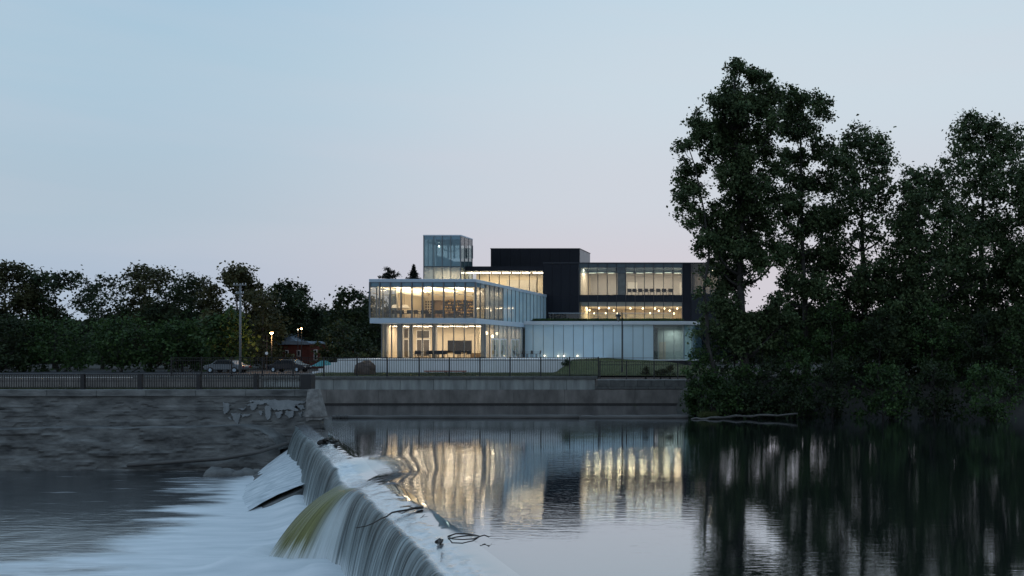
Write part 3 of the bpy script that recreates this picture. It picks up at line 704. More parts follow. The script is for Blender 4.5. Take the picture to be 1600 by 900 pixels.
# battered end pier
pier = thing('end_pier', 'tapering grey concrete pier at the far end of the weir', 'pier', (X(497, 61), 60.6, 0))
def pier_mesh():
    y0, y1 = 60.3, 61.3
    bl, br = X(476, 60.5), X(504, 60.5); tl, tr = X(484, 61), X(497, 61)
    zt = Z(608, 61); zb = Z(656, 60.6); nz, nx = 18, 12
    vs = []; fs = []
    rings = []
    for i in range(nz+1):
        t = i/nz; z = zb+(zt-zb)*t; xl_ = bl+(tl-bl)*t; xr_ = br+(tr-br)*t; yf = y0+.5*t
        ring = [(xl_+(xr_-xl_)*j/nx, yf, z) for j in range(nx+1)] + [(xr_, yf+(y1-yf)*j/6, z) for j in range(1, 7)] + [(xr_+(xl_-xr_)*j/4, y1, z) for j in range(1, 5)] + [(xl_, y1+(yf-y1)*j/6, z) for j in range(1, 6)]
        rings.append(len(vs))
        for p in ring:
            v = Vector(p); d = mnoise.noise(v*1.1)*.12 + mnoise.noise(v*3.7)*.06
            if t < .08: d -= .1
            vs.append((v.x+d*(1 if v.x > (bl+br)/2 else -1)*.7, v.y-d, v.z + (0 if i not in (0,) else .14*mnoise.noise(v*2.3))))
        m_ = len(ring)
    for i in range(nz):
        for j in range(m_):
            j2 = (j+1) % m_; fs.append((rings[i]+j, rings[i]+j2, rings[i+1]+j2, rings[i+1]+j))
    fs.append(tuple(range(rings[nz], rings[nz]+m_)))
    mb = MB(); mb.v = vs; mb.f = fs; return mb
part(pier_mesh(), 'pier_body', m_pier, pier)
part(MB().box(X(478, 60.7), X(500, 60.7), 60.6, 61.25, -3.6, Z(656, 60.6)+.15), 'pier_footing', m_old, pier)
# sloping footing / ledge below the left wall
mb = MB(); y0 = Z(719, 60)
fx = np.arange(-75, X(436, 60), .12); ft = np.linspace(0, 1, 26)
FX, FT = np.meshgrid(fx, ft, indexing='ij')
tk_ = [(-75, Z(672, 60)), (X(270, 60), Z(668, 60)), (X(360, 60), Z(664, 60)), (X(404, 60), Z(671, 60)), (X(424, 60), Z(683, 60)), (X(436, 60), Z(704, 60))]
ftop = np.interp(FX, [k[0] for k in tk_], [k[1] for k in tk_]) + .22*(fbm(FX*.7, FX*0+8, 4)-.5)
FZ = -3.4+(ftop+3.4)*np.minimum(FT/.85, 1)
FY = 60.05 - .12*(fbm(FX*.8, FZ*1.6, 5)-.5)*2 + .10*sstep(.5, .56, fbm(FX*.3+9, FZ*2.2, 4)) + 1.5*np.clip((FT-.85)/.15, 0, 1)
nn_, kk_ = FX.shape; fi = np.arange(nn_*kk_).reshape(nn_, kk_)
fq = np.stack([fi[:-1, :-1], fi[1:, :-1], fi[1:, 1:], fi[:-1, 1:]], -1).reshape(-1, 4)
put(fastmesh('footing', np.stack([FX, FY, FZ], -1).reshape(-1, 3)-np.array(origin(ab)), fq, False), 'footing', m_old, ab)
mb = MB(); pl = [P(200, 727, 59.4), P(350, 716, 59.5), P(405, 706, 59.5), P(448, 693, 59.6), P(462, 689, 60.2)]
mb.tube(pl, [.14, .14, .13, .12, .08], 8)
tag(part(mb, 'fallen_timber', m_log, None, smooth=True), 'long grey timber lying along the foot of the crumbling wall', 'timber')
# rocks at the base, far end of the lower pool
for i, (x, w, h) in enumerate([(357, .8, .5), (372, .6, .35), (388, .7, .45), (402, .5, .35), (338, .9, .55)]):
    bpy_m = None
    mb = MB(); c = P(x, 0, 57.6+random.random()); c.z = -3.05
    vs = []
    for a in range(5):
        th = math.pi*(a+.5)/5/1
        for b in range(8):
            ph = b*math.pi/4; v = Vector((math.sin(th)*math.cos(ph)*w, math.sin(th)*math.sin(ph)*w*.7, math.cos(th)*h))
            v *= 1+.3*mnoise.noise(v*1.9+Vector((i*3, 0, 0))); vs.append(tuple(c+v))
    mb.v = vs; mb.f = [(a*8+b, a*8+(b+1) % 8, (a+1)*8+(b+1) % 8, (a+1)*8+b) for a in range(4) for b in range(8)] + [tuple(range(7, -1, -1)), tuple(range(32, 40))]
    lab = ['dark wet rock at the foot of the old wall, second from the left', 'small dark rock in the pool third from the left', 'dark rock in the pool fourth from the left', 'small dark rock nearest the weir foam', 'largest dark wet rock furthest left below the old wall'][i]
    tag(part(mb, 'wet_rock', m_old, None, smooth=True), lab, 'rock', 'rocks at the foot of the old wall')

# ------------------------------------------------------------------ fences
def picket_fence(name, label, cat, x0, x1, D, ztop, zbot, nb_posts, spacing, pick=.20, ext=.1, pw=.022, railz=None, postw=.10):
    t = thing(name, label, cat, (x0, D, zbot))
    pm = boxmesh('post', postw, postw, ztop-zbot+ext, m_black)
    for p in nb_posts: put(pm, 'post', m_black, t, (p-x0, 0, 0))
    for zr in railz: part(MB().box(x0, x1, D-.02, D+.02, zr-.025, zr+.02), 'rail', m_black, t)
    ps = sorted(nb_posts)
    for a, b in zip(ps[:-1], ps[1:]):
        mb = MB(); n = max(1, int((b-a)/pick))
        for i in range(1, n):
            xx_ = a+(b-a)*i/n; mb.box(xx_-pw/2, xx_+pw/2, D-pw/2+.001, D+pw/2-.001, zbot+.08, ztop-.0)
        o = part(mb, 'pickets', m_black, t); o['kind'] = 'stuff'
    return t
pp = [X(x, DW+.3) for x in (268, 315, 362, 410, 458, 506, 558, 605, 655, 702, 750, 797, 845, 890, 935)]
picket_fence('picket_fence', 'tall black metal picket fence along the far river wall', 'fence', pp[0], pp[-1], DW+.3, Z(558.5, DW), z_top-.02, pp, 2.8, .21, .06, .026, (Z(558.5, DW)-.02, Z(563, DW), z_top+.14))
p2 = [X(x, DW+.3) for x in (937.5, 979, 1022, 1059, 1093)]
picket_fence('picket_fence', 'lower length of black picket fence running right from the lamp post to the tree', 'fence', p2[0], p2[-1], DW+.3, Z(564.5, DW), zt2+.08, p2, 2.5, .21, .06, .026, (Z(565.5, DW), Z(570, DW), zt2+.22))
DR = 62.2
rt = thing('guard_railing', 'low black railing with heavy posts on the old wall at left', 'railing', (X(420, DR), DR, zA))
zt_, zb_ = Z(584.5, DR), zA
part(MB().box(-88, X(475, DR), DR-.06, DR+.06, zt_-.07, zt_), 'rail', m_black, rt)
part(MB().box(-88, X(475, DR), DR-.03, DR+.03, zt_-.50, zt_-.46), 'rail', m_black, rt)
part(MB().box(-88, X(475, DR), DR-.03, DR+.03, zb_+.10, zb_+.15), 'rail', m_black, rt)
for x in (130, 220, 311, 400): part(MB().box(X(x-2.9, DR), X(x+2.9, DR), DR-.1, DR+.1, zb_, zt_+.03), 'post', m_black, rt)
mb = MB(); xx_ = -60.
while xx_ < X(474, DR): mb.box(xx_-.018, xx_+.018, DR-.018, DR+.018, zb_+.1, zt_-.05); xx_ += .165
o = part(mb, 'pickets', m_black, rt); o['kind'] = 'stuff'
mb = MB().box(X(472, DR), X(489, DR), DR-.3, DR+.35, zb_-.1, zt_+.03)
tag(part(mb, 'control_cabinet', m_black, None, bevel=.06), 'black metal box at the end of the railing above the pier', 'cabinet')
# grass along the top of the old wall
n = 5000; gx = rng.uniform(-56, X(486, 63), n); gy = rng.uniform(62.4, 63.0, n)
tufts('grass_tufts', np.stack([gx, gy, np.full(n, zA-.01)], -1), .16, .035, m_tuft, 'strip of grass along the top of the crumbling wall')

# ------------------------------------------------------------------ terrace
TZ = 4.2; DT = 88.0
ter = thing('white_terrace', 'white concrete terrace wall and steps in front of the glass pavilion', 'terrace', (X(690, DT), DT, 2.6))
tx0, tx1 = X(527, DT), X(882, DT)
a = tx0; i = 0
while a < tx1-.2:
    b = min(a+3.1, tx1); part(MB().box(a, b-.012, DT, DT+.3, 2.5, TZ-.05), 'wall_panel', m_white, ter, bevel=.01); a += 3.1
part(MB().box(tx0, tx1, DT-.03, 107.4, TZ-.048, TZ), 'paving', m_white, ter)
part(MB().box(tx0+.01, tx1-.3, DT+.31, 107.3, 2.5, TZ-.05), 'terrace_core', m_conc, ter)
part(MB().box(tx1-.3+.002, tx1, DT+.31, 104, 2.5, TZ-.05), 'side_wall', m_white, ter)
for k in range(4):
    x0_ = tx0 - (k+1)*.62; part(MB().box(x0_, x0_+.62, DT+.01*k, DT+6, 2.5, TZ-.05-.30*(k+1)), 'step', m_white, ter)
# low pale bench strip before the terrace wall
part(MB().box(X(664, 86.8), X(728, 86.8), 86.6, 87.0, 2.95, 3.08), 'bench_top', M('pink_granite', (.42, .22, .18), .6), tag(bpy.data.objects.new('garden_bench', None), 'long low pinkish bench on the grass before the terrace wall', 'bench'))
gb = bpy.data.objects['garden_bench']; COL.objects.link(gb)
for x in (668, 696, 724): part(MB().box(X(x-1, 86.8), X(x+1, 86.8), 86.65, 86.95, 2.6, 2.95), 'leg', m_conc, gb)
# boulder
def blob(c, r, seed, nu=20, nv=12, amp=.28):
    mb = MB()
    for i in range(nv+1):
        th = math.pi*i/nv
        for j in range(nu):
            ph = 2*math.pi*j/nu; v = Vector((math.sin(th)*math.cos(ph), math.sin(th)*math.sin(ph), math.cos(th)))
            k = 1+amp*mnoise.noise(v*1.3+Vector((seed, 0, 0)))+.10*mnoise.noise(v*4+Vector((seed, 0, 0)))
            mb.v.append((c[0]+v.x*r[0]*k, c[1]+v.y*r[1]*k, c[2]+v.z*r[2]*k))
    for i in range(nv):
        for j in range(nu):
            j2 = (j+1) % nu; mb.f.append((i*nu+j, (i+1)*nu+j, (i+1)*nu+j2, i*nu+j2))
    return mb
tag(part(blob((X(571, 86.3), 86.3, 3.1), (1.0, .8, .95), 3.3), 'boulder', m_rock, None, smooth=False), 'rounded brown boulder standing behind the fence at the terrace steps', 'boulder')

# ------------------------------------------------------------------ furniture prototypes
def make_chair(label):
    t = thing('chair', label, 'chair', (0, 0, 0))
    part(MB().box(-.24, .24, -.24, .24, .43, .47), 'seat', m_chair, t, bevel=.01)
    part(MB().prism([(.20, .47), (.24, .47), (.30, .82), (.26, .82)], -.23, .23, 'x'), 'backrest', m_chair, t, bevel=.01)
    lm = MB().box(-.015, .015, -.015, .015, 0, .43).mesh('leg'); lm.materials.append(m_chair)
    for sx in (-1, 1):
        for sy in (-1, 1): put(lm, 'leg', None, t, (sx*.2, sy*.2, 0))
    am = MB().box(-.02, .02, -.2, .24, .64, .67).mesh('armrest'); am.materials.append(m_chair)
    for sx in (-1, 1): put(am, 'armrest', None, t, (sx*.24, 0, 0))
    return t
def make_table(label, w=1.0, top=None):
    t = thing('table', label, 'table', (0, 0, 0))
    part(MB().box(-w/2, w/2, -.4, .4, .71, .75), 'tabletop', top or m_chair, t, bevel=.01)
    lm = MB().box(-.02, .02, -.02, .02, 0, .71).mesh('leg'); lm.materials.append(m_chair)
    for sx in (-1, 1):
        for sy in (-1, 1): put(lm, 'leg', None, t, (sx*(w/2-.06), sy*.34, 0))
    return t
_ch = [None]; _tb = {}
def chair(x, y, z, rz, label, group):
    if _ch[0] is None:
        _ch[0] = make_chair(label); o = _ch[0]; o.location = (x, y, z); o.rotation_euler = (0, 0, rz)
    else: o = copy_tree(_ch[0], (x, y, z), rz, label)
    o['group'] = group; return o
def table(x, y, z, label, group, w=1.0, top=None):
    key = (w, top.name if top else '')
    if key not in _tb: _tb[key] = make_table(label, w, top); o = _tb[key]; o.location = (x, y, z)
    else: o = copy_tree(_tb[key], (x, y, z), 0, label)
    o['group'] = group; return o
LK = [0]
def area(x, y, z, sx, sy, w, col=(1, .81, .60), down=True):
    l = bpy.data.lights.new('ceiling_light', 'AREA'); l.shape = 'RECTANGLE'; l.size = sx; l.size_y = sy; l.energy = w; l.color = col
    o = bpy.data.objects.new('ceiling_light', l); COL.objects.link(o); o.location = (x, y, z); return o
def fixture(label, x, y, z, sx, sy, grp, m=m_light):
    """slim ceiling fitting: metal tray with a lit diffuser, hung from the ceiling"""
    t = thing('ceiling_lamp', label, 'lamp', (x, y, z), grp)
    part(MB().box(x-sx/2-.02, x+sx/2+.02, y-sy/2-.02, y+sy/2+.02, z+.03, z+.09), 'housing', m_whitep, t)
    part(MB().box(x-sx/2, x+sx/2, y-sy/2, y+sy/2, z, z+.029), 'diffuser', m, t)
    return t

def panes(parent, xs, y, z0, z1, m, name='window_pane', label=None, th=.03):
    for a, b in zip(xs[:-1], xs[1:]):
        o = part(MB().box(a+.02, b-.02, y, y+th, z0, z1), name, m, parent)
        if label: o['label'] = label
def mullions(parent, xs, y, z0, z1, w, d, m):
    me = boxmesh('mullion', w, d, z1-z0, m); off = origin(parent)
    for x_ in xs: put(me, 'mullion', None, parent, (x_-off.x, y-off.y, z0-off.z))

# ------------------------------------------------------------------ glass pavilion (left wing)
DF, DG, DE = 90.9, 93.7, 116.4
wx0, wx1 = X(577.5, DF), X(743, DF)
zr0, zr1 = Z(441, DF), Z(436, DF)
zb0, zb1 = Z(505, DF), Z(497, DF)
wing = thing('glass_pavilion', 'two storey lit glass pavilion cantilevered over the white terrace', 'building', ((wx0+wx1)/2, DF, TZ))
part(MB().box(wx0-.05, wx1+.05, DF-.05, DE, zr0, zr1), 'roof_edge', m_alu, wing, bevel=.03)
part(MB().box(wx0, wx1, DF, DE, zb0, zb1), 'floor_slab', m_alu, wing, bevel=.02)
# upper storey front
mx_ = [wx0 + (wx1-wx0)*t for t in np.array([0, 15.5, 32.5, 49, 66, 82.5, 98, 115.5, 132.5, 149, 165.5])/165.5]
z_tr = Z(448, DF)
panes(wing, mx_, DF+.06, zb1, z_tr, g_front)
panes(wing, mx_, DF+.06, z_tr+.002, zr0, m_spand, 'transom_panel')
mullions(wing, mx_, DF+.06, zb1, zr0, .10, .22, m_mull)
part(MB().box(wx0, wx1, DF+.02, DF+.14, z_tr-.04, z_tr+.04), 'transom', m_mull, wing)
# upper storey right side: 2 clear, then fritted, then blue
sideD = []
d_ = DF
for k in range(2): sideD.append(DF+k*1.42)
sideD = [DF, DF+1.4, DG]
while sideD[-1] < DE-1.0: sideD.append(sideD[-1]+1.42)
sideD[-1] = DE
d_fr = -wx1*F/(PX-787)
nfr = min(range(len(sideD)), key=lambda i: abs(sideD[i]-d_fr))
for i in range(len(sideD)-1):
    a, b = sideD[i]+.02, sideD[i+1]-.02
    if i < 2:
        part(MB().box(wx1-.06, wx1-.03, a, b, zb1, z_tr), 'window_pane', g_front, wing)
        part(MB().box(wx1-.06, wx1-.03, a, b, z_tr+.002, zr0), 'transom_panel', m_spand, wing)
    else:
        part(MB().box(wx1-.06, wx1-.03, a, b, zb0+.25 if i >= 2 else zb1, zr0), 'side_pane', g_semi if i < nfr else m_frit, wing, label='warm backlit fritted side pane' if i < nfr else 'blue fritted side pane')
me = boxmesh('mullion', .12, .06, zr0-zb1, m_mull); off = origin(wing)
for d_ in sideD: put(me, 'mullion', None, wing, (wx1-.03-off.x, d_-off.y, zb1-off.z))
# left side, back, partitions
for i in range(len(sideD)-1):
    if i < 8: part(MB().box(wx0+.03, wx0+.06, sideD[i]+.02, sideD[i+1]-.02, zb1, z_tr), 'window_pane', g_front, wing)
part(MB().box(wx0, wx0+.1, sideD[8], DE, zb1, zr0), 'side_wall', m_alu, wing)
part(MB().box(wx0+.03, wx0+.06, DF+.2, sideD[8], z_tr, zr0-.002), 'transom_panel', m_spand, wing)
for d_ in sideD[:9]: put(me, 'mullion', None, wing, (wx0+.06-off.x, d_-off.y, zb1-off.z))
DBK = 100.2
zc_u = z_tr
part(MB().box(wx0+.1, wx1-.1, DF+.18, DBK+3, zc_u+.02, zc_u+.12), 'ceiling', m_ceil, wing)
part(MB().box(wx0+.12, wx1-.1, DF+.15, DBK+3, zb1+.002, zb1+.06), 'floor', m_ifloor, wing)
xw = X(630, DBK)
zsh = Z(469, DBK)
part(MB().box(xw, wx1-.12, DBK, DBK+.15, zsh, zc_u+.02), 'back_wall_upper', m_cream, wing)
part(MB().box(xw, X(676, DBK), DBK+.1, DBK+.25, zb1+.06, zsh-.002), 'back_wall', m_display, wing)
part(MB().box(X(676, DBK), X(692, DBK), DBK+.5, DBK+.6, zb1+.06, zsh-.002), 'recess_wall', m_wood, wing)
part(MB().box(X(692, DBK), wx1-.12, DBK+.12, DBK+.2, zb1+.06, zsh-.002), 'display_wall', m_display, wing)
part(MB().box(wx0+1.6, wx0+1.72, DF+2.5, DBK+2.9, zb1+.06, zc_u+.02), 'partition', m_cream, wing)
part(MB().box(X(606, DBK+2.5), xw+.1, DBK+2.8, DBK+2.9, zb1+.06, zc_u+.02), 'partition', m_cream, wing)
for k, x in enumerate((608, 617, 627)):
    part(MB().box(X(x, 99), X(x+4.5, 99), 99, 99.12, zb1+.06, zc_u+.02-.7), 'curtain', M('blue_grey_blind', (.26, .30, .33), .8), wing)
part(MB().box(wx1-1.6, wx1-1.5, DG+1.0, d_fr, zb1+.06, zc_u+.02), 'partition', m_offw, wing)
for d_ in (95.5, 98.0, 100.5): area(wx1-.8, d_, zc_u-.02, .3, 1.2, 38)
# pierced screen (grid of holes)
mb = MB(); sx0, sx1, sz0, sz1 = X(644, DBK), X(676, DBK), Z(490, DBK), zsh-.05
nx_, nz_ = 8, 5
for i in range(nx_+1):
    x_ = sx0+(sx1-sx0)*i/nx_; mb.box(x_-.035, x_+.035, DBK-.12, DBK+.05, sz0, sz1)
for j in range(nz_+1):
    z_ = sz0+(sz1-sz0)*j/nz_; mb.box(sx0, sx1, DBK-.121, DBK+.051, z_-.035, z_+.035)
part(mb, 'pierced_screen', m_cream, wing)
mb = MB()
for i in range(nx_):
    for j in range(nz_):
        if random.random() < .22:
            mb.box(sx0+(sx1-sx0)*(i+.15)/nx_, sx0+(sx1-sx0)*(i+.85)/nx_, DBK-.06, DBK+.04, sz0+(sz1-sz0)*(j+.1)/nz_, sz0+(sz1-sz0)*(j+.85)/nz_)
part(mb, 'screen_infill', m_display, wing, kind='stuff')
# goods on the display wall
sh = thing('display_shelves', 'dark shelves of small golden goods on the upper back wall', 'shelves', (X(718, DBK), DBK, zb1))
for j in range(5):
    z_ = Z(490, DBK)+j*.34; part(MB().box(X(694, DBK), wx1-.3, DBK-.08, DBK+.11, z_, z_+.02), 'shelf', m_dark, sh)
mb = MB()
for j in range(5):
    z_ = Z(490, DBK)+j*.34+.026
    for i in range(70):
        if random.random() < .45:
            x_ = random.choice((X(702, DBK), X(719, DBK), X(736, DBK)))+random.gauss(0, .32); w = random.uniform(.02, .06); mb.box(x_-w, x_+w, DBK-.13, DBK-.05, z_, z_+random.uniform(.06, .22))
part(mb, 'goods', m_gold, sh, kind='stuff')
for i, x in enumerate((603, 620, 640, 660, 680, 700, 720, 738)):
    for y_ in (DF+2.2, DF+5.6):
        if i in (1, 3, 5, 7): area(X(x, DF+3), y_, zc_u-.02, .7, .7, 30)
for i, x in enumerate((608, 648, 690, 732)):
    t = fixture('added slim suspended uplight below the upper storey ceiling, %s' % ('leftmost', 'second from the left', 'third from the left', 'rightmost')[i], X(x, DF+5), DF+4.8, zc_u-.62, .10, 7.0, 'added uplights upstairs', m_ceil)
    l_ = area(X(x, DF+5), DF+4.8, zc_u-.50, .12, 6.8, 430, (1, .83, .58)); l_.rotation_euler = (math.pi, 0, 0)  # uplights added to wash the upper ceiling with even light
# track spots on the cream wall
for i, x in enumerate((671, 694, 718, 739)):
    t = thing('ceiling_spotlight', 'small brass spotlight on the upper storey back wall, number counted from the screen', 'spotlight', (X(x, DBK), DBK-.15, Z(461, DBK)), 'spotlights over the display wall')
    t['label'] = ['small wall spotlight above the pierced screen', 'small wall spotlight above the left end of the golden shelves', 'small wall spotlight above the middle of the golden shelves', 'small wall spotlight nearest the glass corner'][i]
    part(MB().tube([(X(x, DBK), DBK-.02, Z(460, DBK)), (X(x, DBK), DBK-.22, Z(461.2, DBK))], .05, 8), 'spot_body', m_wood, t)
# furniture upstairs
for i, x in enumerate((606, 614, 622, 630, 638, 650, 662, 668, 682, 690)):
    chair(X(x, DF+1.6), DF+1.5+.3*(i % 2), zb1+.06, [0, 3.1, .4, 2.8][i % 4], ['dark chair upstairs nearest the left glass corner', 'dark chair upstairs below the left white lampshade', 'dark chair upstairs between the two white lampshades', 'dark chair upstairs under the right white lampshade', 'dark chair upstairs just right of the white lampshades', 'dark chair upstairs under the left half of the pierced screen', 'dark chair upstairs under the right half of the pierced screen', 'dark chair upstairs at the right end of the pierced screen', 'dark chair upstairs before the wooden recess', 'dark chair upstairs at the left end of the golden shelves'][i], 'chairs in the upper storey of the pavilion')
for i, x in enumerate((613, 656, 700, 722)):
    table(X(x, DF+2.6), DF+2.9, zb1+.06, ['long pale table upstairs under the white lampshades', 'pale table upstairs before the pierced screen', 'pale table upstairs at the left golden shelves', 'pale table upstairs at the right golden shelves'][i], 'tables in the upper storey of the pavilion', 1.8, m_wood)
for i, x in enumerate((616, 630)):
    x_ = X(x, DF+2.6); t = thing('pendant_lamp', ['left white cone lampshade over the upstairs table', 'right white cone lampshade over the upstairs table'][i], 'lamp', (x_, DF+2.9, zb1+1.2), 'white cone lamps upstairs')
    part(MB().lathe((x_, DF+2.9, zb1+1.15), [(.55, 0), (.30, .32), (.05, .36)], 16), 'lamp_shade', m_ceil, t, smooth=True)
    part(MB().tube([(x_, DF+2.9, zb1+1.5), (x_, DF+2.9, zc_u)], .01, 5), 'cord', m_black, t)

# ground floor
gx0 = X(596.5, DG); gx1 = wx1
zg1 = zb0
gm = [X(x, DG) for x in (596.5, 612, 628, 644, 660, 676, 692, 709, 725.5, 742, 758)]; gm[-1] = gx1
panes(wing, gm, DG, TZ, zg1, g_front)
mullions(wing, gm[:-1], DG, TZ, zg1, .07, .14, m_mull)
part(MB().box(gx0, gx1, DG-.03, DG+.09, TZ, TZ+.10), 'sill', m_mull, wing)
# side glazing with doors
gd = [DG]
while gd[-1] < 105.9: gd.append(gd[-1]+1.42)
for i in range(len(gd)-1):
    part(MB().box(wx1-.06, wx1-.03, gd[i]+.02, gd[i+1]-.02, TZ+.05, zg1+.24), 'side_pane', g_semi if i > 1 else g_front, wing)
me2 = boxmesh('mullion', .10, .06, zg1-TZ, m_mull)
for d_ in gd: put(me2, 'mullion', None, wing, (wx1-.03-off.x, d_-off.y, TZ-off.z))
def side_door(d0, d1, lab):
    dr = part(MB().box(wx1-.02, wx1+.03, d0, d1, TZ+.05, TZ+.12).box(wx1-.02, wx1+.03, d0, d1, Z(529, 98)-.12, Z(529, 98)).box(wx1-.02, wx1+.029, d0, d0+.14, TZ+.12, Z(529, 98)-.12).box(wx1-.02, wx1+.029, d1-.14, d1, TZ+.12, Z(529, 98)-.12).box(wx1-.02, wx1+.029, (d0+d1)/2-.06, (d0+d1)/2+.06, TZ+.12, Z(529, 98)-.12), 'door', m_whitep, wing, label=lab)
    o = part(MB().box(wx1+.03, wx1+.07, (d0+d1)/2-.2, (d0+d1)/2-.16, TZ+.9, TZ+1.4), 'handle', m_black, wing)
    o.parent = dr; o.location = (0, 0, 0)
    for k in range(2):
        q0 = d0+.14 if k == 0 else (d0+d1)/2+.06; q1 = (d0+d1)/2-.06 if k == 0 else d1-.14
        o = part(MB().box(wx1-.01, wx1+.01, q0, q1, TZ+.12, Z(529, 98)-.12), 'door_pane', g_clear, wing); o.parent = dr
side_door(95.5, 98.0, 'white framed glass double door nearest the corner'); side_door(98.3, 100.6, 'white framed glass double door in the middle'); side_door(102.1, 105.0, 'white framed glass double door furthest back')
part(MB().box(gx0+.1, gx1-.1, DG+.15, 106.5, TZ+.002, TZ+.05), 'floor', m_ifloor, wing)
part(MB().box(gx0+.1, gx1-.15, DG+.15, 106.5, zg1-.10, zg1-.003), 'ceiling', m_ceil, wing)
part(MB().box(gx0, gx0+.12, DG+.1, 106, TZ, zg1), 'side_wall', m_cream, wing)
DB2 = 98.6
part(MB().box(gx0+.14, gx1-2.6, DB2, DB2+.15, TZ+.05, zg1-.1), 'back_wall', m_cream, wing)
part(MB().box(gx1-2.6, gx1-2.45, DB2+.15, 106, TZ+.05, zg1-.1), 'partition', m_cream, wing)
part(MB().box(gx1-2.5, gx1-.2, 106, 106.15, TZ+.05, zg1-.1), 'back_wall', m_wood, wing)
for x0, x1 in ((621.5, 628.5), (601, 605), (752, 758)): part(MB().box(X(x0, DG+.5), X(x1, DG+.5), DG+.35, DG+.8, TZ+.05, zg1-.1), 'column', m_col, wing)
part(MB().box(X(640, DG+.5), X(644, DG+.5), DG+.35, DG+.8, TZ+.05, zg1-.1), 'column', m_col, wing)
part(MB().box(X(676, DG+.5), X(681.5, DG+.5), DG+.35, DG+.8, TZ+.05, zg1-.1), 'column', m_col, wing)
# inner doors / windows on back wall
for (x0, x1, y0, y1) in ((606, 612, 512, 528), (614, 620, 512, 528), (606, 612, 531, 559), (614, 620, 531, 559), (632, 638, 514, 528), (632, 638, 531, 558), (652, 661, 517, 528), (662, 671, 517, 528), (652, 659, 531, 556), (662, 671, 531, 556)):
    xx0, xx1, zz0, zz1 = X(x0, DB2), X(x1, DB2), max(Z(y1, DB2), TZ+.1), Z(y0, DB2)
    f_ = part(MB().box(xx0-.08, xx1+.08, DB2-.06, DB2-.002, zz0-.04, zz1+.08), 'inner_window', m_whitep, wing)
    o = part(MB().box(xx0, xx1, DB2-.08, DB2-.061, zz0, zz1), 'pane', M('inner_dark_pane', (.10, .09, .08), .15), wing); o.parent = f_
# screens
tv = thing('wall_screens', 'row of three dark screens on the ground floor back wall', 'screen', (X(718, DB2), DB2, Z(551, DB2)))
for (x0, x1) in ((700, 711.5), (712, 724.5), (725, 737)):
    part(MB().box(X(x0, DB2), X(x1, DB2), DB2-.1, DB2-.003, Z(551, DB2), Z(532, DB2)), 'screen', m_screen, tv, bevel=.01)
part(MB().box(X(735, 96), X(757, 96), 96, 96.3, TZ+.05, TZ+.55), 'low_counter', m_wood, wing)
# bright ceiling fittings downstairs
for i, x in enumerate((620, 629, 638, 646, 656, 666, 674, 688, 697, 707, 717, 727, 737, 748)):
    yy_ = DG+1.2+.8*(i % 3)
    fixture(['lit ground floor ceiling strip, %s' % p for p in ('leftmost of the row', 'second of the row from the left', 'third of the row from the left', 'fourth from the left, left of the grey column', 'directly left of the tall inner window', 'above the tall inner window', 'right of the tall inner window', 'directly right of the centre column', 'above the left edge of the dark screens', 'above the left dark screen', 'above the middle dark screen', 'above the right dark screen', 'right of the dark screens', 'nearest the glass corner')][i],
            X(x, yy_), yy_, zg1-.22, .5, .12, 'lit ceiling strips on the ground floor', m_lightw)
for x in (606, 630, 655, 680, 705, 730, 750): area(X(x, DG+2.2), DG+2.0, zg1-.16, 1.1, 1.0, 82)
for d_ in (99.5, 102.5, 105): area(gx1-1.2, d_, zg1-.16, .8, .3, 75)
for i, (d_, z_) in enumerate(((96.6, 6.9), (98.6, 6.6), (100.0, 6.9))):
    t = thing('globe_lamp', ['glowing globe lamp nearest the glass corner', 'glowing globe lamp over the middle side door', 'glowing globe lamp furthest back on the ground floor'][i], 'lamp', (gx1-.9, d_, z_), 'globe lamps by the side doors')
    part(MB().lathe((gx1-.9, d_, z_), [(0.01, -.16), (.12, -.11), (.16, 0), (.12, .11), (.01, .16)], 12), 'globe', m_light, t, smooth=True)
    part(MB().tube([(gx1-.9, d_, z_+.16), (gx1-.9, d_, zg1-.1)], .01, 5), 'cord', m_black, t)
# terrace chairs and tables
lab = 'terrace chairs outside the pavilion'
tch = [(651, 0, 'dark terrace chair furthest left outside the glass'), (657, 3.1, 'dark terrace chair second from the left'), (669, .3, 'dark terrace chair left of the grey centre column'), (674, 2.8, 'dark terrace chair against the grey centre column'), (683, .2, 'dark terrace chair just right of the centre column'), (690, 3.3, 'dark terrace chair between two tables left of the screens'), (697, .5, 'dark terrace chair left of the dark screens'), (713, .2, 'dark terrace chair in front of the left screen'), (720, 3, 'dark terrace chair in front of the middle screen'), (732, .1, 'dark terrace chair in front of the right screen')]
for x, r, l in tch: chair(X(x, 92.2), 92.2+.3*math.sin(x), TZ, r, l, lab)
for x, l in ((654, 'small dark terrace table between the two leftmost chairs'), (686.5, 'small dark terrace table right of the centre column'), (724, 'small dark terrace table in front of the screens')): table(X(x, 92.3), 92.6, TZ, l, 'terrace tables', .7)
for x, r, l in ((806.5, 1.6, 'dark chair outside the furthest side door'), (813, 4.7, 'second dark chair outside the furthest side door'), (820.5, 1.6, 'dark chair of the middle pair at the frosted wall'), (827, 4.7, 'right chair of the middle pair at the frosted wall'), (835, 1.6, 'left chair of the last pair at the frosted wall'), (841, 4.7, 'rightmost dark chair on the terrace')): chair(X(x, 101), 101, TZ, r, l, lab)

